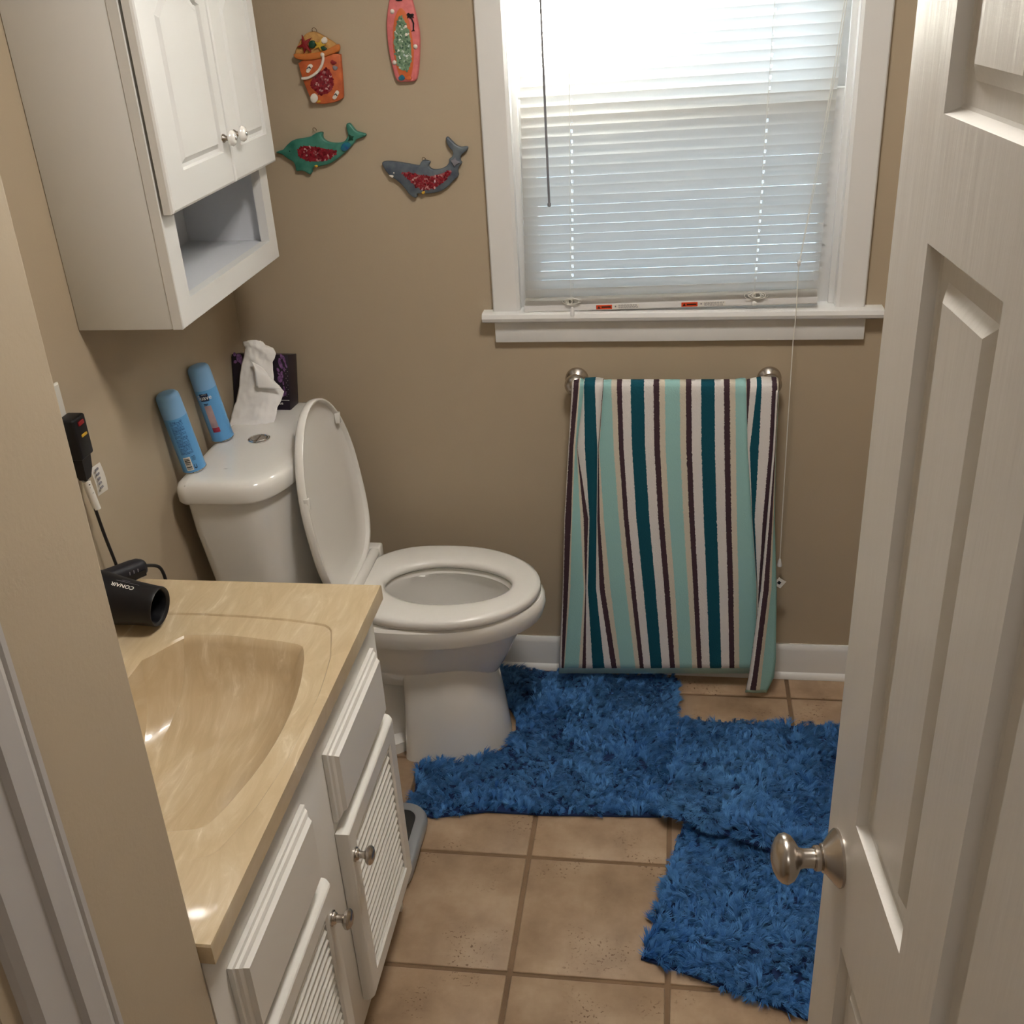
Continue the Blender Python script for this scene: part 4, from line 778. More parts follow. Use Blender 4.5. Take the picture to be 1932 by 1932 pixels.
for s in (-1, 1):
    bm = NB(); L = [(bc[0] + .019 * math.cos(a), bc[1] + .019 * math.sin(a)) for a in np.linspace(-PI / 2, PI / 2, 16)] if s > 0 else [(bc[0] - .001 + .019 * math.cos(a), bc[1] + .019 * math.sin(a)) for a in np.linspace(PI / 2, 1.5 * PI, 16)]
    L = inset(ccw(L), .0008); relief(bm, L, lambda u, v, h: (u, v, .8315 + h), [(0, 0), (0, .002), (.0012, .0032), (.004, .0028)]); obj('push_plate', bm, M_nickel, fb, 30)
# seat ring
bm = NB()
E = lambda xb, xf, hw, z, pb=2.6: egg(xb, xf, hw, z, 56, pb)
I = lambda d, z: egg(-.690 - d, -.378 + d, .096 + d, z, 56, 2.0, .45)
loft(bm, [I(.010, .429), E(-.762, -.312, .180, .429), E(-.766, -.308, .184, .434), E(-.766, -.308, .184, .446), E(-.763, -.311, .181, .4515), E(-.755, -.320, .172, .4545), I(.030, .4550), I(.014, .4535), I(.004, .4490), I(.0, .442), I(.003, .433), I(.010, .429)], False, False)
bmesh.ops.remove_doubles(bm, verts=bm.verts[:], dist=1e-6)
obj('seat', bm, M_plastic, toi, 50)
# hinge bar
bm = NB()
loft(bm, [[(-.750 + .0135 * math.cos(a), y, .458 + .0135 * math.sin(a)) for a in np.linspace(0, 2 * PI, 21)[:-1]] for y in (TC - .125, TC + .125)])
obj('hinge', bm, M_plastic, toi, 40)
for s in (-1, 1):
    bm = NB(); box(bm, -.785, -.735, *sorted((TC + s * .128, TC + s * .160)), .427, .470, .006, 3); obj('hinge_block', bm, M_plastic, toi)
# raised lid: plane leaning back against the tank
B0 = Vector((-.768, TC, .462)); UP = Vector((-.052, 0, .462)).normalized(); NX = Vector((UP.z, 0, -UP.x)); LL = .458
def lP(s, t, h): return B0 + UP * s + Vector((0, t, 0)) + NX * h
def lid_loop(d, h, n=56):
    L = []
    for s0, t0, _ in egg(0 + d, LL - d, .186 - d, 0, n, 3.2, .47, 0): L.append(lP(s0, t0, h))
    return L
bm = NB()
loft(bm, [lid_loop(.03, -.012), lid_loop(.006, -.010), lid_loop(.001, -.006), lid_loop(0, 0), lid_loop(0, .010), lid_loop(.0015, .0125), lid_loop(.0045, .0125), lid_loop(.0065, .011), lid_loop(.008, .002), lid_loop(.016, -.003), lid_loop(.05, -.006)])
lid = obj('seat_lid', bm, M_plastic, toi, 45)
for s0, t0 in ((.285, -.171), (.365, .135)):
    bm = NB(); M4 = Matrix.Translation(lP(s0, t0, .006)) @ Matrix((DN.to_4d() * 0, (0, 0, 0, 0), (0, 0, 0, 0), (0, 0, 0, 1)))
    c = lP(s0, t0, .0085); box(bm, c.x - .006, c.x + .006, c.y - .006, c.y + .006, c.z - .014, c.z + .014, .002); obj('bumper', bm, M_plastic, lid)
# water supply base bolts
for s in (-1, 1):
    bm = NB(); lathe(bm, (-.80, TC + s * .115, .030), (0, 0, 1), [(0, .012), (.012, .011), (.018, .006)], 16); obj('bolt_cap', bm, M_porc, toi)

# ------------------------------------------------------------------ spray cans
def cyl_patch(bm, c, r, a0, a1, z0, z1, n=10):
    V = [[bm.verts.new((c[0] + r * math.cos(a), c[1] + r * math.sin(a), z)) for a in np.linspace(a0, a1, n)] for z in (z0, z1)]
    for i in range(n - 1): bm.faces.new((V[0][i], V[0][i + 1], V[1][i + 1], V[1][i]))
def can(name, label, c):
    t = empty(name, label, 'can', c, 'spray cans on the toilet tank'); r = .0255
    bm = NB(); lathe(bm, c, (0, 0, 1), [(0, r - .003), (.001, r), (.003, r + .0006), (.005, r), (.128, r), (.131, r - .0006)], 40); obj('can_body', bm, M_can, t, 40)
    bm = NB(); lathe(bm, c, (0, 0, 1), [(.0005, r + .0002), (.0018, r + .0012), (.0032, r + .0008)], 40, False, False); obj('metal_rim', bm, M_chrome, t)
    bm = NB(); lathe(bm, c, (0, 0, 1), [(.1305, r), (.172, r - .0004), (.178, r - .0016), (.182, r - .005), (.1838, r - .010), (.184, .004)], 40); obj('cap', bm, M_cap, t, 50)
    return t, r
zt = .8305
c1 = Vector((-1.049, 1.992, zt)); t1, r1 = can('spray_can', 'sky blue spray can showing its fine print and barcode, nearer one on the tank', c1)
face = math.atan2(0 - c1.y, 0 - c1.x)
bm = NB(); cyl_patch(bm, c1, r1 + .0002, face - .62, face - .02, zt + .008, zt + .040); bar = obj('barcode_panel', bm, M_paper, t1)
bm = NB(); zz = zt + .011; rr = random.Random(3)
while zz < zt + .037:
    w = rr.choice([.0006, .0010, .0016, .0022]); cyl_patch(bm, c1, r1 + .0004, face - .56, face - .10, zz, min(zz + w, zt + .0375)); zz += w + rr.choice([.0006, .001, .0014])
obj('barcode', bm, M_inkblk, bar)
bm = NB(); rr = random.Random(5)
for k in range(26):
    z1 = zt + .047 + k * .0031; a = face - .62
    while a < face + .42:
        w = rr.uniform(.04, .22) * (1.0 if k % 7 else .7); cyl_patch(bm, c1, r1 + .0002, a, min(a + w, face + .42), z1, z1 + (.0012 if k % 6 else .0018)); a += w + rr.uniform(.015, .04) + (.3 if rr.random() < .05 else 0)
obj('fine_print', bm, M_ink, t1)
bm = NB()
for k in range(5): cyl_patch(bm, c1, r1 + .0002, face + .10, face + .40 + .02 * (k % 3), zt + .030 + k * .0022, zt + .0308 + k * .0022)
U = [(face + .08 + .10 * (1 - math.cos(a)), zt + .0145 - .0045 * math.sin(a)) for a in np.linspace(0, PI, 9)]
for (a0, z0), (a1, z1) in zip(U[:-1], U[1:]): cyl_patch(bm, c1, r1 + .0003, min(a0, a1), max(a0, a1) + .03, min(z0, z1), max(z0, z1) + .0018, 3)
for a0 in (face + .08, face + .26): cyl_patch(bm, c1, r1 + .0003, a0, a0 + .035, zt + .014, zt + .0205, 3)
obj('maker_mark', bm, M_navy, t1)
c2 = Vector((-1.050, 2.160, zt)); t2, r2 = can('spray_can', 'sky blue spray can with navy logo and pink label, beside the tissue box', c2)
face = math.atan2(0 - c2.y, 0 - c2.x) - .02
bm = NB(); cyl_patch(bm, c2, r2 + .0002, face - .62, face + .02, zt + .038, zt + .094); lb = obj('pink_label', bm, M_pinkgrey, t2)
bm = NB(); cyl_patch(bm, c2, r2 + .0004, face - .60, face + .06, zt + .027, zt + .0385); obj('crimson_band', bm, M_crim, t2)
bm = NB(); cyl_patch(bm, c2, r2 + .0002, face - .72, face + .05, zt + .1055, zt + .1240); lg = obj('logo_panel', bm, M_navy, t2)
bm = NB()
for k, w in ((0, .42), (1, .30)): cyl_patch(bm, c2, r2 + .0003, face - .58, face - .58 + w, zt + .0975 - k * .0030, zt + .0995 - k * .0030)
obj('scent_line', bm, M_navy, t2)
def text_mesh(body, size, bold=0.0):
    cu = bpy.data.curves.new('lettering', 'FONT'); cu.body = body; cu.size = size; cu.align_x = 'CENTER'; cu.align_y = 'CENTER'; cu.resolution_u = 3; cu.offset = bold
    o = bpy.data.objects.new('lettering', cu); COL.objects.link(o)
    dg = bpy.context.evaluated_depsgraph_get(); me = bpy.data.meshes.new_from_object(o.evaluated_get(dg))
    bpy.data.objects.remove(o); bpy.data.curves.remove(cu); return me
def lettering(body, size, fn, m, parent, bold=0.0, name='lettering'):
    me = text_mesh(body, size, bold); bm = NB(); bm.from_mesh(me); bpy.data.meshes.remove(me)
    bmesh.ops.subdivide_edges(bm, edges=[e for e in bm.edges if e.calc_length() > size * .25], cuts=1)
    for v in bm.verts: v.co = fn(v.co.x, v.co.y)
    return obj(name, bm, m, parent, None)
def on_can(c, r, a, zc): return lambda x, y: Vector((c[0] + r * math.cos(a + x / r), c[1] + r * math.sin(a + x / r), zc + y))
lettering('Suave', .0150, on_can(c2, r2 + .0006, face - .33, zt + .1140), M_paper, lg, .0001)
bm = NB()
for k, (a0, a1, dz) in enumerate(((-.52, -.40, 0), (-.40, -.20, .0008), (-.20, -.06, 0))): cyl_patch(bm, c2, r2 + .0005, face + a0, face + a1, zt + .1210 + dz, zt + .1217 + dz)
obj('logo_swoosh', bm, M_paper, lg, None)

# both cans lean back against the wall
for t, c in ((t1, c1), (t2, c2)):
    Ml = Matrix.Translation((.014, .008, .0012)) @ Matrix.Translation(c) @ Matrix.Rotation(math.radians(-7), 4, 'Y') @ Matrix.Rotation(math.radians(4), 4, 'X') @ Matrix.Translation(-c)
    for o in t.children_recursive: o.data.transform(Ml)
# ------------------------------------------------------------------ tissue box on its side
bx0, bx1, by0, bz0, bz1 = -1.078, -.930, 2.345, 0.0, .1345
tb = empty('tissue_box', 'dark purple floral tissue box on its side with white tissue pulled out', 'tissue box', ((bx0 + bx1) / 2, 2.37, zt))
BT = Matrix.Translation(((bx0 + bx1) / 2, by0, zt + .0006)) @ Matrix.Rotation(math.radians(-4), 4, 'Z') @ Matrix.Rotation(math.radians(-15), 4, 'X') @ Matrix.Translation((-(bx0 + bx1) / 2, 0, 0))
bm = NB(); box(bm, bx0, bx1, 0, .052, bz0, bz1, .0012, M=BT); obj('carton', bm, M_purpleblk, tb)
def ell(cx, cz, a, b, rot=0, n=14): return [(cx + a * math.cos(t) * math.cos(rot) - b * math.sin(t) * math.sin(rot), cz + a * math.cos(t) * math.sin(rot) + b * math.sin(t) * math.cos(rot)) for t in np.linspace(0, 2 * PI, n + 1)[:-1]]
def fP(u, v, h): return BT @ Vector((bx0 + u, -h, v))
bm = NB()
def petal(cx, cz, a, b, rot): relief(bm, ell(cx, cz, a, b, rot), fP, [(0, .0002), (0, .0005)])
for cx, cz, a, b, r in ((.020, .125, .008, .0115, .15), (.009, .116, .005, .004, .4), (.026, .112, .005, .004, -.6), (.040, .128, .005, .008, -.5), (.008, .134, .004, .005, 0), (.042, .112, .005, .007, .3),
                        (.128, .112, .0045, .0125, .35), (.121, .098, .003, .006, .5), (.129, .090, .003, .006, -.4), (.137, .100, .0025, .006, .2), (.125, .076, .0065, .0085, .1), (.132, .083, .002, .005, 0), (.138, .124, .003, .010, .3), (.131, .131, .003, .007, .2), (.126, .124, .003, .003, 0),
                        (.133, .066, .002, .005, .1), (.130, .042, .0055, .0095, .1), (.138, .041, .002, .006, 0), (.123, .088, .002, .005, .8), (.135, .053, .002, .006, .2), (.142, .110, .002, .008, .3)): petal(cx, cz, a, b, r)
obj('floral_print', bm, M_lilac, tb, None)['kind'] = 'stuff'
bm = NB(); rr = random.Random(9)
for k in range(26):
    a = -1.2 + k * .095; R0 = .026 + (k % 3) * .004
    relief(bm, ell(.012 + R0 * math.cos(a) * .8, .062 + R0 * math.sin(a), .0009, .0009, 0, 8), fP, [(0, .0002), (0, .0005)])
for k in range(14): relief(bm, ell(.141 + (k % 2) * .004, .034 + k * .0055, .0006, .0006, 0, 6), fP, [(0, .0002), (0, .0005)])
obj('dot_print', bm, M_shell, tb, None)['kind'] = 'stuff'
bm = NB(); box(bm, bx0 + .098, bx1 - .001, -.0006, -.0001, .0235, .0248, M=BT); obj('print_line', bm, M_paper, tb, None)
lettering('tissue', .0095, lambda x, y: BT @ Vector((bx0 + .1195 + x, -.0005, .0165 + y)), M_paper, tb, .0002)
def sheet(name, G, parent, m, th=.0006, sub=2, noise=.003, seed=1):
    bm = NB(); V = [[bm.verts.new(p) for p in r] for r in G]
    for i in range(len(V) - 1):
        for j in range(len(V[0]) - 1): bm.faces.new((V[i][j], V[i][j + 1], V[i + 1][j + 1], V[i + 1][j]))
    from mathutils import noise as NZ
    bmesh.ops.subdivide_edges(bm, edges=bm.edges[:], cuts=sub, use_grid_fill=True, smooth=.6)
    for v in bm.verts:
        q = v.co * 42 + Vector((seed, 0, 0)); d = NZ.noise(q) + .5 * NZ.noise(q * 2.3)
        v.co.y += d * noise - abs(noise)
    bmesh.ops.recalc_face_normals(bm, faces=bm.faces[:])
    o = obj(name, bm, m, parent, 75)
    s = o.modifiers.new('thickness', 'SOLIDIFY'); s.thickness = th; s.offset = 0
    return o
sheet('tissue_sheet', TISSUE, tb, M_tissue, noise=.0045)
sheet('tissue_fold', TISSUE_FLAP, tb, M_tissue, noise=.0015, seed=4)

# ------------------------------------------------------------------ hair dryer, cord and outlet
ZC2 = ZC
dry = empty('hair_dryer', 'black hair dryer lying on the sink top, plugged into the wall outlet', 'hair dryer', (-.95, 1.46, ZC))
na = Vector((1, -.06, -.095)).normalized(); nc = Vector((-.860, 1.438, ZC + .0365))
bm = NB()
lathe(bm, nc, -na, [(.004, .0285), (0, .0315), (-.0005, .0335), (.002, .0348), (.012, .0350), (.045, .0375), (.075, .0415), (.105, .0465), (.140, .0490), (.165, .0470), (.180, .038), (.185, .02)], 44, False, True)
br = obj('barrel', bm, M_black, dry, 50)
bm = NB(); lathe(bm, nc, -na, [(.004, .0286), (.010, .0270), (.040, .0275), (.040, .002)], 36, False, False); obj('nozzle_liner', bm, M_black, dry, 40)
bm = NB()
for k in range(8):
    a, u, v = frame_of(-na); d = u * math.cos(k * PI / 4) + v * math.sin(k * PI / 4); tube(bm, [nc - na * .03 + d * .004, nc - na * .03 + d * .027], .0011, 5)
for R0 in (.009, .018): lathe(bm, nc, -na, [(.029, R0), (.031, R0 + .0012), (.033, R0)], 24, False, False)
obj('grille', bm, M_blacksoft, dry)
h0 = Vector((-1.000, 1.470, ZC + .052)); h1 = Vector((-.948, 1.568, ZC + .040)); hd = (h1 - h0).normalized()
bm = NB(); s_ = hd.cross(Vector((0, 0, 1))).normalized(); u_ = s_.cross(hd)
loops = []
for t, a, b in ((-.01, .016, .018), (.0, .0185, .020), (.03, .0185, .0195), (.06, .0185, .0185), (.085, .0185, .0180), (.100, .0170, .0165), (.108, .0135, .013), (.1105, .008, .008)):
    loops.append([h0 + hd * t + s_ * a * math.copysign(abs(math.cos(q)) ** .8, math.cos(q)) + u_ * b * math.copysign(abs(math.sin(q)) ** .8, math.sin(q)) for q in np.linspace(0, 2 * PI, 29)[:-1]])
loft(bm, loops); hn = obj('handle', bm, M_blacksoft, dry, 45)
bm = NB()
for k in range(3):
    c = h0 + hd * (.068 + k * .0085) + s_ * .0178 + u_ * .004
    tube(bm, [c - u_ * .004, c + u_ * .004], .0011, 6)
obj('switch_marks', bm, M_grey, hn)
bm = NB(); c = h0 + hd * .080 + s_ * .0175 + u_ * -.004
loft(bm, [[c + hd * x + u_ * y + s_ * h for x, y in ((-.020, -.006), (.020, -.006), (.020, .006), (-.020, .006))] for h in (-.002, .0025)]); obj('switch', bm, M_black, hn)
def on_barrel(x, y, size_pos=.058):
    # lettering runs along the barrel on its upper near side
    a, u, v = frame_of(-na); d = size_pos + x; r = .0375 + (d - .045) * .133 + .0008
    ang0 = 0.98; q = ang0 + y / r
    dirv = Vector((0, 0, 1)) * math.sin(q + .35) + Vector((0, -1, 0)) * math.cos(q + .35)
    dirv = (dirv - na * dirv.dot(na)).normalized(); return nc - na * d + dirv * r
lettering('CONAIR', .0105, lambda x, y: on_barrel(x, -y), M_paper, br, .0002)
bm = NB()
for k, (xa, xb) in enumerate(((-.024, .016), (-.006, .008))):
    V = [[bm.verts.new(on_barrel(x, .0095 + k * .004 + dy)) for x in np.linspace(xa, xb, 8)] for dy in (0, .0009)]
    for i in range(7): bm.faces.new((V[0][i], V[0][i + 1], V[1][i + 1], V[1][i]))
obj('fine_print', bm, M_grey, br, None)
# outlet
op = empty('wall_outlet', 'white outlet plate on the left wall above the vanity', 'outlet', (XL, 1.612, 1.105))
bm = NB(); loft(bm, [[(XL + h, 1.612 + a * (.036 - d), 1.107 + b * (.058 - d)) for a, b in ((-1, -1), (1, -1), (1, 1), (-1, 1))] for h, d in ((.0005, 0), (.004, 0), (.0065, .003))]); obj('cover_plate', bm, M_plate, op, 25)
for dz in (-.022, .022):
    bm = NB(); box(bm, XL + .0062, XL + .0085, 1.597, 1.627, 1.107 + dz - .014, 1.107 + dz + .014, .001); obj('receptacle', bm, M_plate, op)
# plug with test buttons, tag, cord
pz = 1.083
bm = NB(); box(bm, XL + .0087, XL + .042, 1.602, 1.646, pz - .052, pz + .026, .005, 3)
loft(bm, [[(XL + .024 + a * w * .5, 1.624 + b * w * .62, z) for a, b in ((-1, -1), (1, -1), (1, 1), (-1, 1))] for z, w in ((pz - .050, .026), (pz - .078, .022), (pz - .096, .014))])
pl = obj('plug', bm, M_black, dry, 35)
bm = NB(); box(bm, XL + .0405, XL + .0445, 1.616, 1.634, pz + .010, pz + .018, .001); obj('red_button', bm, M_red, pl)
bm = NB(); box(bm, XL + .0405, XL + .0440, 1.618, 1.636, pz - .012, pz - .007, .001); obj('test_button', bm, M_yel, pl)
pc = Vector((XL + .024, 1.624, pz - .096))
cpath = spline([pc, pc + Vector((.001, .003, -.05)), pc + Vector((.002, .010, -.12)), Vector((-1.050, 1.640, .80)), Vector((-1.048, 1.648, .72)), Vector((-1.02, 1.642, .66)), Vector((-.975, 1.632, .68)), Vector((-.945, 1.618, .75)), Vector((-.937, 1.600, .815)), h0 + hd * .1105], 8)
bm = NB(); tube(bm, cpath, .0032, 10); obj('power_cord', bm, M_cord, dry, 60)
bm = NB(); loft(bm, [[pc + Vector((.0015 * t, .009 * t, -.004 - .062 * t)) + Vector((.0075 * math.cos(q), .0075 * math.sin(q), 0)) for q in np.linspace(0, 2 * PI, 17)[:-1]] for t in (0, 1)]); sl_ = obj('cord_label', bm, M_paper, dry, 40)
bm = NB()
for k in range(9):
    c = pc + Vector((.0006, .002 + .0008 * k, -.012 - .006 * k)); a0 = -1.35 + .1 * (k % 2)
    V = [[bm.verts.new(c + Vector((.0078 * math.cos(q), .0078 * math.sin(q), dz))) for q in np.linspace(a0, a0 + (.55 if k % 3 else .9), 5)] for dz in (0, .0022)]
    for i in range(4): bm.faces.new((V[0][i], V[0][i + 1], V[1][i + 1], V[1][i]))
obj('label_print', bm, M_inkblk, sl_, None)
bm = NB()
G = [[(-1.058 + .003 * math.sin(3 * t) + .012 * s, 1.648 + .018 * s + .004 * t, pz - .088 - .058 * t + .006 * s) for s in (0, .5, 1)] for t in np.linspace(0, 1, 6)]
V = [[bm.verts.new(p) for p in r] for r in G]
for i in range(5):
    for j in range(2): bm.faces.new((V[i][j], V[i][j + 1], V[i + 1][j + 1], V[i + 1][j]))
tg = obj('paper_tag', bm, M_paper, dry, 60)
bm = NB()
for k in range(5):
    t = .12 + k * .16; p = Vector((-1.0555 + .006, 1.6545 + .004 * t, pz - .085 - .058 * t)); box(bm, p.x, p.x + .0012, p.y - .006, p.y + .006, p.z - .002, p.z + .002)
obj('tag_print', bm, M_grey, tg, None)

# ------------------------------------------------------------------ bathroom scale tucked behind the vanity
scl = empty('bathroom_scale', 'bathroom scale with black platform and silver rim beside the vanity end', 'scale', (-.69, 1.73, .0))
def rrect(x0, x1, y0, y1, r, n=7):
    L = []
    for cx, cy, a0 in ((x1 - r, y1 - r, 0), (x0 + r, y1 - r, PI / 2), (x0 + r, y0 + r, PI), (x1 - r, y0 + r, 1.5 * PI)):
        L += [(cx + r * math.cos(a0 + PI / 2 * k / n), cy + r * math.sin(a0 + PI / 2 * k / n)) for k in range(n + 1)]
    return L
S0 = (-.84, -.545, 1.600, 1.850)
bm = NB(); R_ = rrect(*S0, .055)
relief(bm, R_, lambda u, v, h: (u, v, h), [(.012, .004), (.004, .010), (0, .024), (0, .034), (.004, .042), (.008, .044), (.026, .043), (.028, .039), (.06, .039)])
obj('rim', bm, M_scale, scl, 40)
bm = NB(); relief(bm, inset(ccw(R_), .027), lambda u, v, h: (u, v, h), [(0, .0395), (0, .0425), (.002, .0435)]); obj('platform_pad', bm, M_rubber, scl, 40)
for x in (-.80, -.585):
    for y in (1.635, 1.815):
        bm = NB(); lathe(bm, (x, y, 0.0), (0, 0, 1), [(0, .012), (.006, .014)], 14); obj('foot', bm, M_rubber, scl)
# ------------------------------------------------------------------ wall plaques (painted resin, hung on the back wall)
def wP(u, v, h): return (u, YB - .0015 - h, v)
def plq(bm, P, h0, h1, r=.0015, sm=0):
    P = smooth_poly(ccw(P), sm) if sm else ccw(P)
    relief(bm, P, wP, [(0, h0), (0, h1 - r), (r * .35, h1 - r * .35), (r, h1)])
def pplq(name, P, h0, h1, m, parent, r=.0012, sm=1):
    bm = NB(); plq(bm, P, h0, h1, r, sm); return obj(name, bm, m, parent, 50)
def inside(p, P):
    c = False
    for i in range(len(P)):
        a, b = P[i], P[i - 1]
        if (a[1] > p[1]) != (b[1] > p[1]) and p[0] < (b[0] - a[0]) * (p[1] - a[1]) / (b[1] - a[1]) + a[0]: c = not c
    return c
def mosaic(P, h, m, parent, step=.0042, seed=1):
    rr = random.Random(seed); bm = NB(); xs = [p[0] for p in P]; zs = [p[1] for p in P]
    bed = NB(); plq(bed, P, h - .003, h + .0006, .0004, 1)
    b = obj('inlay_bed', bed, m, parent, None)
    x = min(xs)
    while x < max(xs):
        z = min(zs)
        while z < max(zs):
            c = (x + rr.uniform(-.4, .4) * step, z + rr.uniform(-.4, .4) * step)
            if inside(c, P):
                a = rr.uniform(0, PI); w, l = step * rr.uniform(.35, .6), step * rr.uniform(.5, .9); tx, tz = rr.uniform(-.25, .25), rr.uniform(-.25, .25)
                q = []
                for sx, sz in ((-1, -1), (1, -1), (rr.uniform(.4, 1), 1), (-1, rr.uniform(.5, 1))):
                    du = sx * w * math.cos(a) - sz * l * math.sin(a); dv = sx * w * math.sin(a) + sz * l * math.cos(a)
                    q.append(bm.verts.new(wP(c[0] + du, c[1] + dv, h + .0014 + du * tx + dv * tz)))
                bm.faces.new(q)
            z += step
        x += step
    o = obj('mosaic_shards', bm, m, parent, None); o['kind'] = 'stuff'; return o
def hook(p, parent, r=.005):
    bm = NB(); tube(bm, [wP(p[0] + r * math.cos(t), p[1] + r * 1.1 * math.sin(t), .006 + .003 * math.sin(t)) for t in np.linspace(-.6, PI + .6, 12)], .0007, 6); obj('hanging_loop', bm, M_wire, parent)
def cen(P): return Vector((sum(p[0] for p in P) / len(P), YB, min(p[1] for p in P)))
G = 'beach plaques on the back wall'
b = empty('wall_plaque', 'orange beach bucket plaque with red starfish on the back wall', 'plaque', cen(BUCKET_BODY), G)
pplq('bucket_body', BUCKET_BODY, 0, .012, M_oran, b, .002)
pplq('sand_heap', BUCKET_SAND, 0, .010, M_sand, b, .003)
pplq('bucket_rim', BUCKET_RIM, .008, .016, M_rimor, b, .002)
mosaic(BUCKET_MOSAIC, .012, M_mosred, b, .0042, 2)
bm = NB(); tube(bm, spline([wP(u, v, .0150) for u, v in BUCKET_HANDLE], 4), .0031, 8)
lathe(bm, wP(*BUCKET_HANDLE[-1], .014), (0, -1, 0), [(0, .0045), (.002, .0048), (.004, .0038), (.005, .0015)], 14); obj('bucket_handle', bm, M_shell, b)
pplq('starfish', B_STAR_RED, .010, .0165, M_red, b, .0008, 0); pplq('starfish', B_STAR_YEL, .010, .0155, M_yel, b, .0006, 0)
pplq('sand_dollar', B_GREEN, .010, .0165, M_green, b, .002); pplq('leaf', B_LEAF, .010, .0165, M_green, b, .0006)
pplq('scallop_shell', B_SHELL_TOP, .010, .0160, M_shell, b, .0014); pplq('scallop_shell', B_SHELL_LOW, .011, .0165, M_shell, b, .002)
pplq('small_fish', B_FISH, .011, .015, M_yel, b, .0006); pplq('small_star', B_STAR2, .011, .0145, M_red, b, .0006); pplq('pebble', B_HEART, .011, .0145, M_grey, b, .0008)
for F, S in ((B_FLIP1, B_STRAP1), (B_FLIP2, B_STRAP2)):
    f = pplq('flip_flop', F, .011, .0145, M_shell, b, .0007); pplq('strap', S, .0142, .0160, M_dkeye, f, .0003, 0)
hook(B_RING[0], b)
b = empty('wall_plaque', 'pink and orange surfboard plaque with green glass inlay on the back wall', 'plaque', cen(SURF), G)
pplq('board', SURF, 0, .011, M_pink, b, .003); pplq('deck_panel', SURF_PANEL, .0095, .0118, M_orpan, b, .0006)
mosaic(SURF_MOSAIC, .0115, M_mosgrn, b, .0042, 3)
pplq('palm_trunk', S_TRUNK, .010, .0135, M_dkeye, b, .0003, 0); pplq('palm_crown', S_CROWN, .010, .0140, M_dkeye, b, .0004)
for q in S_SHELLS:
    bm = NB(); lathe(bm, wP(q[0], q[1], .0095), (0, -1, 0), [(0, .0050), (.002, .0050), (.004, .0035), (.005, .001)], 12); obj('scallop_shell', bm, M_shell, b)
pplq('small_crab', S_DECO1, .010, .0140, M_blueg, b, .0006); pplq('small_fish', S_DECO2, .010, .0138, M_orpan, b, .0006); pplq('flower', S_FLOWER, .010, .0135, M_dkeye, b, .0004)
for q in S_SPARKLES:  # white discs painted in as sparkles on the glass inlay
    bm = NB(); lathe(bm, wP(q[0], q[1], .0125), (0, -1, 0), [(0, .0034), (.001, .0032), (.0016, .002)], 6); obj('sparkle_disc', bm, M_shell, b)
b = empty('wall_plaque', 'teal dolphin plaque with red glass belly on the back wall', 'plaque', cen(DOLPHIN), G)
pplq('dolphin_body', DOLPHIN, 0, .011, M_teal, b, .0024); mosaic(D_MOSAIC, .0105, M_mosred, b, .0040, 4)
pplq('small_turtle', D_TURTLE, .009, .0145, M_blueg, b, .0010); pplq('palm_leaf', D_PALM, .009, .0140, M_green, b, .0005); pplq('scallop_shell', D_SHELL, .008, .0125, M_yel, b, .0005)
bm = NB(); lathe(bm, wP(*D_EYE[0], .0105), (0, -1, 0), [(0, .0016), (.0012, .001)], 10); obj('eye', bm, M_dkeye, b)
hook(D_HOOK[0], b, .004)
b = empty('wall_plaque', 'slate grey shark plaque with red glass belly on the back wall', 'plaque', cen(SHARK), G)
pplq('shark_body', SHARK, 0, .011, M_shark, b, .0022); mosaic(K_MOSAIC, .0105, M_mosred, b, .0040, 5)
pplq('small_fish', K_FISH, .009, .0130, M_yel, b, .0004); pplq('starfish', K_STAR, .009, .0140, M_grey, b, .0007); pplq('teeth', K_TEETH, .0095, .0118, M_shell, b, .0003)
bm = NB(); lathe(bm, wP(*K_EYE[0], .0105), (0, -1, 0), [(0, .0020), (.0012, .0012)], 10); obj('eye', bm, M_shell, b)
hook(K_HOOK[0], b, .004)

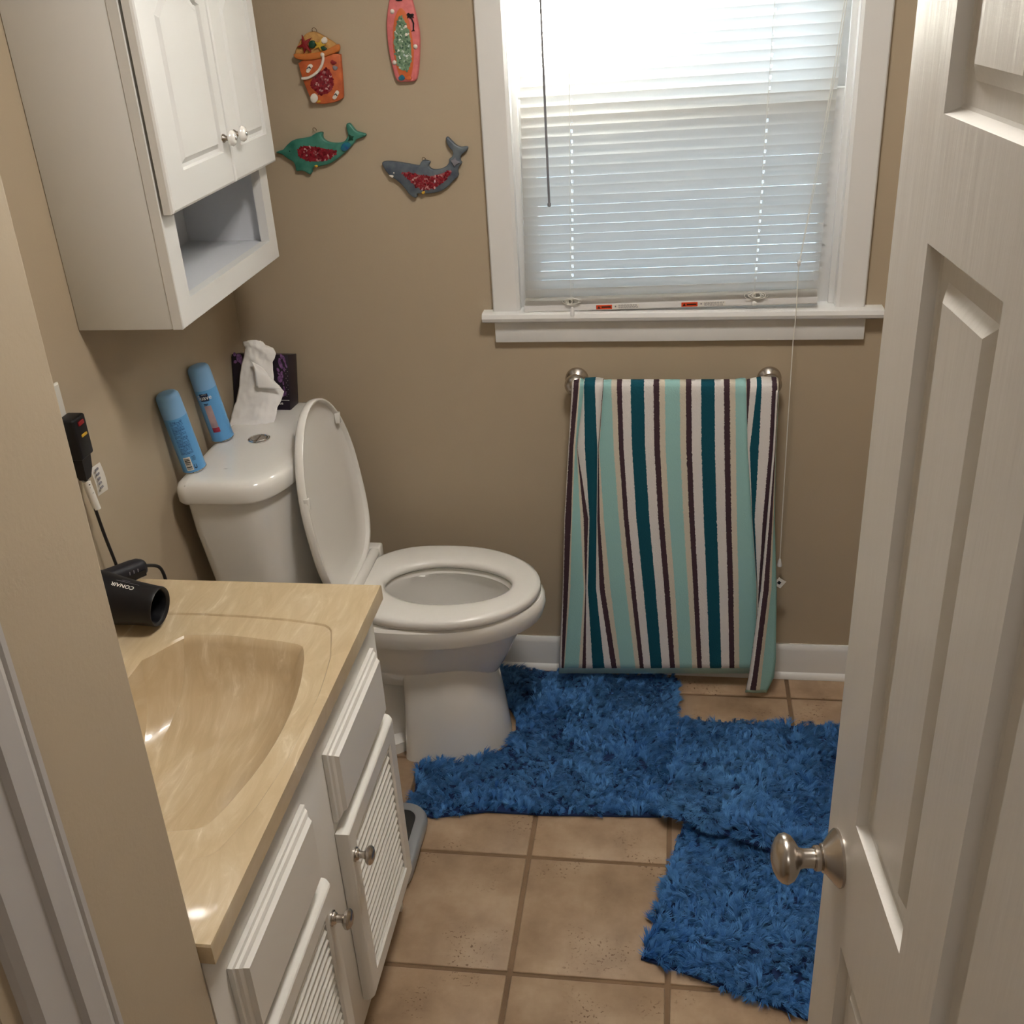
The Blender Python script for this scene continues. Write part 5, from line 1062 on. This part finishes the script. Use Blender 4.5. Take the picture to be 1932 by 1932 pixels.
# ------------------------------------------------------------------ towel bar and towel
tbz, tby = 0.862, 2.408
bar = empty('towel_bar', 'satin nickel towel bar with round end posts below the window', 'towel bar', (0, YB, tbz))
bm = NB(); tube(bm, [(-.232, tby, tbz - .006), (.227, tby, tbz - .006)], .007, 16); obj('rail', bm, M_nickel, bar)
for x in (-.2335, .2265):
    bm = NB(); lathe(bm, (x, YB - .0003, tbz + .002), (0, -1, 0), [(0, .0285), (.006, .0285), (.010, .026), (.020, .0115), (.024, .0115), (.028, .016), (.034, .0225), (.042, .0265), (.050, .0260), (.057, .0215), (.063, .012), (.065, .004), (.0652, 0)], 32); obj('post', bm, M_nickel, bar, 50)
tw = empty('bath_towel', 'aqua, teal, brown and white striped bath towel draped over the towel bar', 'towel', (0, tby, 0.02))
def cloth(name, cols, extra_top, m, parent, sub=4, wrinkle=.0016, th=.003):
    us = [c[0] for c in cols]; rows = len(cols[0][1])
    # smooth interpolation between columns
    UU = []; 
    for a, b in zip(us[:-1], us[1:]):
        n = max(2, int(round((b - a) / .055))); UU += [a + (b - a) * k / n for k in range(n)]
    UU.append(us[-1])
    D = np.array([c[1] for c in cols]); U = np.array(us)
    grid = []
    for r in range(rows):
        grid.append(np.stack([np.interp(UU, U, D[:, r, k]) for k in range(3)], 1))
    g = np.array(grid)                        # rows x cols x 3
    # light smoothing across the columns so folds are round
    for _ in range(2):
        gg = g.copy(); gg[:, 1:-1, 1] = .25 * g[:, :-2, 1] + .5 * g[:, 1:-1, 1] + .25 * g[:, 2:, 1]; g = gg
    R = []
    for r in range(rows - 1):
        for k in range(sub):
            t = k / sub; R.append(g[r] * (1 - t) + g[r + 1] * t)
    R.append(g[-1]); g = np.array(R); nr = len(g)
    if extra_top:                              # over the bar and down behind
        tops = []
        first = g[0].copy()
        for ang in np.linspace(.25, PI, 8):
            q = first.copy(); d = (tby - first[:, 1])
            rad = np.maximum(np.abs(d), .009)
            q[:, 1] = tby - rad * np.cos(ang); q[:, 2] = np.maximum(first[:, 2], tbz - .006) + .010 * np.sin(ang); tops.append(q)
        for zz in (.80, .70, .55, .40):
            q = first.copy(); q[:, 1] = tby + .012 + .006 * (.86 - zz) ; q[:, 2] = zz; tops.append(q)
        g = np.concatenate([np.array(tops)[::-1], g]); nt_ = len(tops)
    else: nt_ = 0
    bm = NB(); uvl = bm.loops.layers.uv.new('UVMap'); from mathutils import noise as NZ
    V = []
    for i in range(len(g)):
        row = []
        for j in range(len(UU)):
            p = Vector(g[i][j].tolist())
            if i >= nt_: p.y += wrinkle * NZ.noise(Vector((p.x * 22, p.z * 5, 3.3))) - wrinkle * .6
            row.append(bm.verts.new(p))
        V.append(row)
    for i in range(len(g) - 1):
        for j in range(len(UU) - 1):
            f = bm.faces.new((V[i][j], V[i][j + 1], V[i + 1][j + 1], V[i + 1][j]))
            vv = [max(0, (i + a - nt_) / (nr - 1)) for a in (0, 0, 1, 1)]
            for l, (uu, v2) in zip(f.loops, zip((UU[j], UU[j + 1], UU[j + 1], UU[j]), vv)): l[uvl].uv = (uu, v2)
    o = obj(name, bm, m, parent, 80, recalc=False)
    s = o.modifiers.new('thickness', 'SOLIDIFY'); s.thickness = th; s.offset = 0
    return o
cloth('terry_sheet', TOWEL, True, M_towel, tw)
cloth('side_fold', FLAP, False, M_towel, tw)
bm = NB(); M4 = Matrix.Translation((.276, 2.40, .335)) @ Matrix.Rotation(.6, 4, 'Y'); box(bm, -.010, .012, -.0006, .0006, -.012, .012, M=M4); ct_ = obj('care_tag', bm, M_paper, tw, None)
bm = NB(); box(bm, -.005, .003, -.0012, -.0008, -.004, .004, M=M4); obj('tag_print', bm, M_inkblk, ct_, None)

# ------------------------------------------------------------------ shaggy blue mats
def pts_in(P, n, rng):
    P = np.array(P); lo, hi = P.min(0), P.max(0); out = []
    tot = 0
    while tot < n:
        q = rng.uniform(lo, hi, (n, 2)); c = np.zeros(n, bool)
        for i in range(len(P)):
            a, b = P[i], P[i - 1]
            cond = (a[1] > q[:, 1]) != (b[1] > q[:, 1])
            with np.errstate(divide='ignore', invalid='ignore'):
                xx = (b[0] - a[0]) * (q[:, 1] - a[1]) / (b[1] - a[1]) + a[0]
            c ^= cond & (q[:, 0] < xx)
        out.append(q[c]); tot += c.sum()
    return np.concatenate(out)[:n]
def snoise(x, y, seed, f):
    r = np.random.default_rng(seed); s = np.zeros_like(x)
    for k in range(7):
        a = r.uniform(0, 2 * PI); w = f * r.uniform(.6, 1.7); s += np.sin(w * (x * math.cos(a) + y * math.sin(a)) + r.uniform(0, 6.28))
    return s / 2.6
def pile(parent, P, hfun, seed, dens=15500, length=.026, per=20, lift=.62):
    rng = np.random.default_rng(seed); A = abs(area2(P)); nt = int(A * dens)
    c = pts_in(P, nt, rng); x, y = c[:, 0], c[:, 1]
    # each tuft is a twisted bundle of fibres that leans its own way
    th = 1.6 * snoise(x, y, seed + 1, 16) + 1.0 * snoise(x, y, seed + 2, 55) + rng.normal(0, .85, nt)
    ln = np.clip(length * (0.90 + .16 * snoise(x, y, seed + 3, 38) + rng.uniform(-.22, .24, nt)), .012, .042)
    tone = .5 + .16 * snoise(x, y, seed + 4, 12) + rng.normal(0, .15, nt)
    lf = lift + .22 * snoise(x, y, seed + 5, 45) + rng.normal(0, .24, nt)
    N = nt * per
    cx = np.repeat(x, per) + rng.normal(0, .0013, N); cy = np.repeat(y, per) + rng.normal(0, .0013, N)
    T = np.repeat(th, per) + rng.normal(0, .24, N); Ln = np.repeat(ln, per) * rng.uniform(.80, 1.08, N)
    el = np.clip(np.repeat(lf, per) + rng.normal(0, .17, N), .08, 1.35)
    tn = np.clip(np.repeat(tone, per) + rng.normal(0, .05, N), 0, 1)
    z0 = hfun(cx, cy)
    dx, dy = np.cos(T), np.sin(T); px, py = -dy, dx
    w = .00075
    def pt(t, ww, bend):
        e = el * bend; hx = Ln * t * np.cos(e); hz = Ln * t * np.sin(e)
        return np.stack([cx + dx * hx + px * ww, cy + dy * hx + py * ww, z0 + hz], 1)
    b0, b1 = pt(0, -w, 1), pt(0, w, 1); m0, m1 = pt(.55, -w * .95, 1.25), pt(.55, w * .95, 1.25); tip = pt(1.0, 0 * w, .80)
    V = np.stack([b0, b1, m0, m1, tip], 1).reshape(-1, 3).astype(np.float32)
    o5 = (np.arange(N) * 5)[:, None]
    Q = (o5 + np.array([[0, 1, 3, 2]])); Tt = (o5 + np.array([[2, 3, 4]]))
    me = bpy.data.meshes.new('shag_pile'); nv = len(V)
    loops = np.concatenate([Q.reshape(-1), Tt.reshape(-1)]).astype(np.int32)
    starts = np.concatenate([np.arange(N) * 4, N * 4 + np.arange(N) * 3]).astype(np.int32)
    me.vertices.add(nv); me.vertices.foreach_set('co', V.ravel())
    me.loops.add(len(loops)); me.loops.foreach_set('vertex_index', loops)
    me.polygons.add(2 * N); me.polygons.foreach_set('loop_start', starts)
    ca = me.color_attributes.new('fibre', 'FLOAT_COLOR', 'POINT')
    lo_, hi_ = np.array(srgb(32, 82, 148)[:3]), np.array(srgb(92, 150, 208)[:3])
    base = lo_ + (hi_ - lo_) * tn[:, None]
    grad = np.array([.65, .65, 1.0, 1.0, 1.2])      # shade between the tufts painted in: roots darker, tips paler
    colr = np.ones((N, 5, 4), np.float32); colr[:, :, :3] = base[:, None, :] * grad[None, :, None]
    ca.data.foreach_set('color', colr.ravel())
    me.update(); me.validate()
    me.materials.append(M_pile)
    o = bpy.data.objects.new('shag_pile', me); link(o, parent); o['kind'] = 'stuff'; return o
def mat_base(parent, P, hfun, th=.006):
    bm = NB(); P = ccw(P); V0 = [bm.verts.new((x, y, 0)) for x, y in P]; fill(bm, [V0])
    bmesh.ops.subdivide_edges(bm, edges=bm.edges[:], cuts=5, use_grid_fill=True)
    bmesh.ops.triangulate(bm, faces=bm.faces[:])
    for v in bm.verts: v.co.z = float(hfun(np.array([v.co.x]), np.array([v.co.y]))[0]) - .0002
    r = bmesh.ops.extrude_face_region(bm, geom=bm.faces[:])
    for v in [g for g in r['geom'] if isinstance(g, bmesh.types.BMVert)]: v.co.z -= th - .0006
    obj('backing', bm, M_matbase, parent, 60)
flat = lambda x, y: np.zeros_like(x) + .007
con = [(-.600, 1.862), (-.545, 1.842), (-.42, 1.872), (-.28, 1.872), (-.012, 1.888), (.012, 2.05), (.022, 2.20), (.024, 2.425), (-.20, 2.432), (-.48, 2.437), (-.60, 2.44), (-.61, 2.325), (-.50, 2.315), (-.42, 2.262), (-.398, 2.225), (-.391, 2.172), (-.400, 2.115), (-.43, 2.078), (-.50, 2.035), (-.615, 2.025)]
m1 = empty('contour_mat', 'blue shag contour mat curved around the toilet base', 'bath mat', (-.2, 2.16, 0), 'blue shag mats')
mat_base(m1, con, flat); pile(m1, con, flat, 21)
m2p = [(-.012, 1.868), (.06, 1.842), (.16, 1.800), (.30, 1.745), (.45, 1.72), (.80, 1.73), (.80, 2.25), (.425, 2.236), (.03, 2.240), (.012, 2.05)]
def h2(x, y):
    near = 1.868 - .40 * np.clip(x + .012, 0, .35)      # the near edge is rucked up over the mat beneath
    d = np.clip(y - near, 0, 1)
    ov = np.clip(1 - (x + .02) / .05, 0, 1) * np.clip((y - 1.86) / .03, 0, 1)
    return .008 + .024 * np.exp(-((d - .035) / .045) ** 2) * np.clip(x / .06, .3, 1) + .014 * np.clip(1 - d / .25, 0, 1) + .009 * np.clip((.06 - x) / .05, 0, 1)
m2 = empty('bath_mat', 'blue shag bath mat in front of the towel with a rucked near edge', 'bath mat', (.4, 2.0, 0), 'blue shag mats')
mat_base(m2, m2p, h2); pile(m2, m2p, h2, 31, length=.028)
m3p = [(.040, 1.865), (.020, 1.80), (.008, 1.713), (-.030, 1.55), (-.046, 1.487), (.02, 1.468), (.12, 1.432), (.20, 1.405), (.275, 1.375), (.50, 1.33), (.60, 1.80), (.30, 1.80), (.15, 1.84)]
m3 = empty('bath_mat', 'blue shag mat nearest the door, tucked under the edge of another mat', 'bath mat', (.25, 1.56, 0), 'blue shag mats')
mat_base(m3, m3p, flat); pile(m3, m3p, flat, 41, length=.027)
